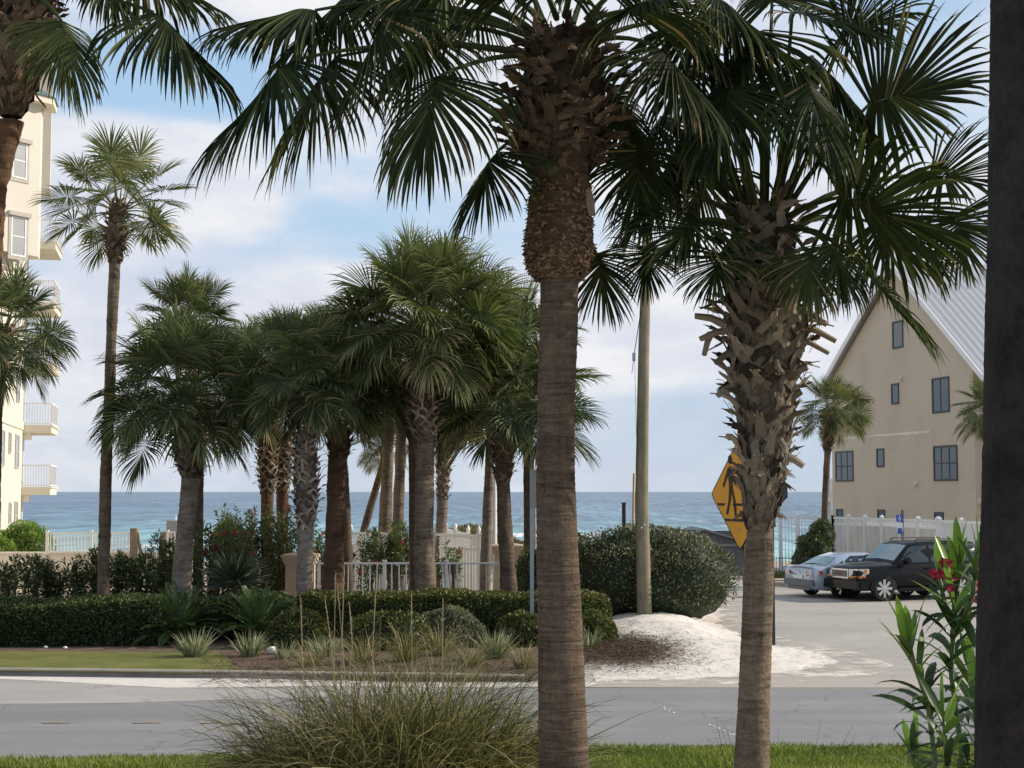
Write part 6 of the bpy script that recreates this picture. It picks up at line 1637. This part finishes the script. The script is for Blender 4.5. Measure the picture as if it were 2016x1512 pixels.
    if suv:
        b = MB(); b.box((2.30, -.98, .40), (2.60, .98, .66)); b.box((2.2, -1.0, .38), (2.45, 1.0, .62)); b.build('bumper', paint, t, world=False)
        b = MB(); b.box((2.47, -.46, .72), (2.56, .46, 1.02)); g = b.build('grille', M['chrome'], t, world=False)
        b = MB(); b.box((2.555, -.40, .77), (2.575, .40, .975)); b.build('grille_mesh', M['plastic_grey'], g, world=False)
        cu = bpy.data.curves.new('badge', 'FONT'); cu.body = 'GMC'; cu.size = .13; cu.extrude = .006; cu.align_x = 'CENTER'; cu.align_y = 'CENTER'
        ob = bpy.data.objects.new('tmp', cu); COL.objects.link(ob); dg = bpy.context.evaluated_depsgraph_get(); me = bpy.data.meshes.new_from_object(ob.evaluated_get(dg)); bpy.data.objects.remove(ob)
        me.transform(Matrix.Translation((2.585, 0, .875)) @ Matrix.Rotation(math.pi/2, 4, 'Z') @ Matrix.Rotation(math.pi/2, 4, 'X')); me.materials.clear(); me.materials.append(M['lamp_red'])
        bo = bpy.data.objects.new('badge', me); COL.objects.link(bo); bo.parent = g
        for sg in (-1, 1):
            b = MB(); b.prism([(2.54, sg*.48, .76), (2.54, sg*.48, 1.02), (2.44, sg*.90, 1.04), (2.18, sg*1.0, 1.04), (2.18, sg*1.0, .90), (2.44, sg*.93, .76)][::sg], (-.05, 0, 0)); h = b.build('headlight', M['lamp_clear'], t, world=False)
            b = MB(); b.prism([(2.56, sg*.60, .74), (2.56, sg*.60, .80), (2.47, sg*.90, .81), (2.30, sg*.995, .82), (2.30, sg*.995, .77), (2.46, sg*.94, .74)][::sg], (-.05, 0, 0)); b.build('indicator', M['lamp_orange'], h, world=False)
            b = MB(); b.prism([(2.30, sg*.985, .90), (2.30, sg*.985, 1.02), (2.2, sg*1.012, 1.02), (2.2, sg*1.012, .90)], (0, sg*.008, 0)); b.build('side_marker', M['lamp_orange'], h, world=False)
            b = MB(); b.box((-2.52, sg*.86-.07, 1.15), (-2.42, sg*.86+.07, 1.7)); b.build('tail_light', M['lamp_red'], t, world=False)
            b = MB(); b.tube([(.1, sg*.66, 1.90), (.0, sg*.66, 1.96), (-1.9, sg*.66, 1.96), (-2.0, sg*.66, 1.90)], .022, 6); b.build('roof_rail', M['metal_dark'], t, world=False)
    else:
        b = MB(); b.box((-2.40, -.80, .40), (-2.24, .80, .60)); b.box((-2.38, -.60, .26), (-2.20, .60, .38)); b.build('bumper', M['plastic_grey'], t, world=False)
        for sg in (-1, 1):
            b = MB(); b.prism([(-2.375, sg*.45, .74), (-2.375, sg*.45, .88), (-2.33, sg*.74, .90), (-2.05, sg*.885, .90), (-2.05, sg*.885, .76), (-2.32, sg*.80, .72)][::sg], (.03, 0, 0)); h = b.build('tail_light', M['lamp_red'], t, world=False)
            for yy in (.56, .68): 
                b = MB(); q = (-2.385+.03*(yy-.5), sg*yy, .81); b.box((q[0]-.012, q[1]-.04, q[2]-.04), (q[0]+.02, q[1]+.04, q[2]+.04)); b.build('reversing_lamp', M['lamp_clear'], h, world=False)
            b = MB(); b.box((2.2, sg*.62-.12, .58), (2.36, sg*.62+.12, .70)); b.build('headlight', M['lamp_clear'], t, world=False)
        b = MB(); b.box((-2.40, -.26, .62), (-2.37, .26, .74)); b.build('number_plate', M['white'], t, world=False)
        b = MB(); b.prism([(-2.30, -.76, 1.03), (-2.42, -.70, 1.045), (-2.42, .70, 1.045), (-2.30, .76, 1.03)], (0, 0, .025)); b.build('boot_lip', paint, t, world=False)
        b = MB(); b.lathe([(.03, 0), (.05, -.008), (.055, 0)], (0, 0, 0), 14, 'y'); me_v = b.V[0].copy(); b.V[0] = np.stack([me_v[:, 1]-2.39, me_v[:, 0], me_v[:, 2]+.86], 1); b.build('emblem', M['chrome'], t, world=False)
    return t
# SUV: front faces left and a little towards us; front near wheel stands at photo (1738, 1183)
yaw = rad(180+21.5); hx, hy = math.cos(yaw), math.sin(yaw)
wc = G(1738, 1184); # near side is the car's left: local y = +W/2
lx, ly = 1.55, .89
cxy = (wc[0]-(lx*hx-ly*hy), wc[1]-(lx*hy+ly*hx))
car('suv', 'black full-size suv with chrome grille and big bright alloy wheels, parked nose to the left', cxy, yaw)
yaw = rad(24); hx, hy = math.cos(yaw), math.sin(yaw); wc = G(1654, 1177); lx, ly = -1.29, -.80
cxy = (wc[0]-(lx*hx-ly*hy), wc[1]-(lx*hy+ly*hx))
car('sedan', 'silver blue sedan with red tail lights, parked behind the nose of the black suv', cxy, yaw)
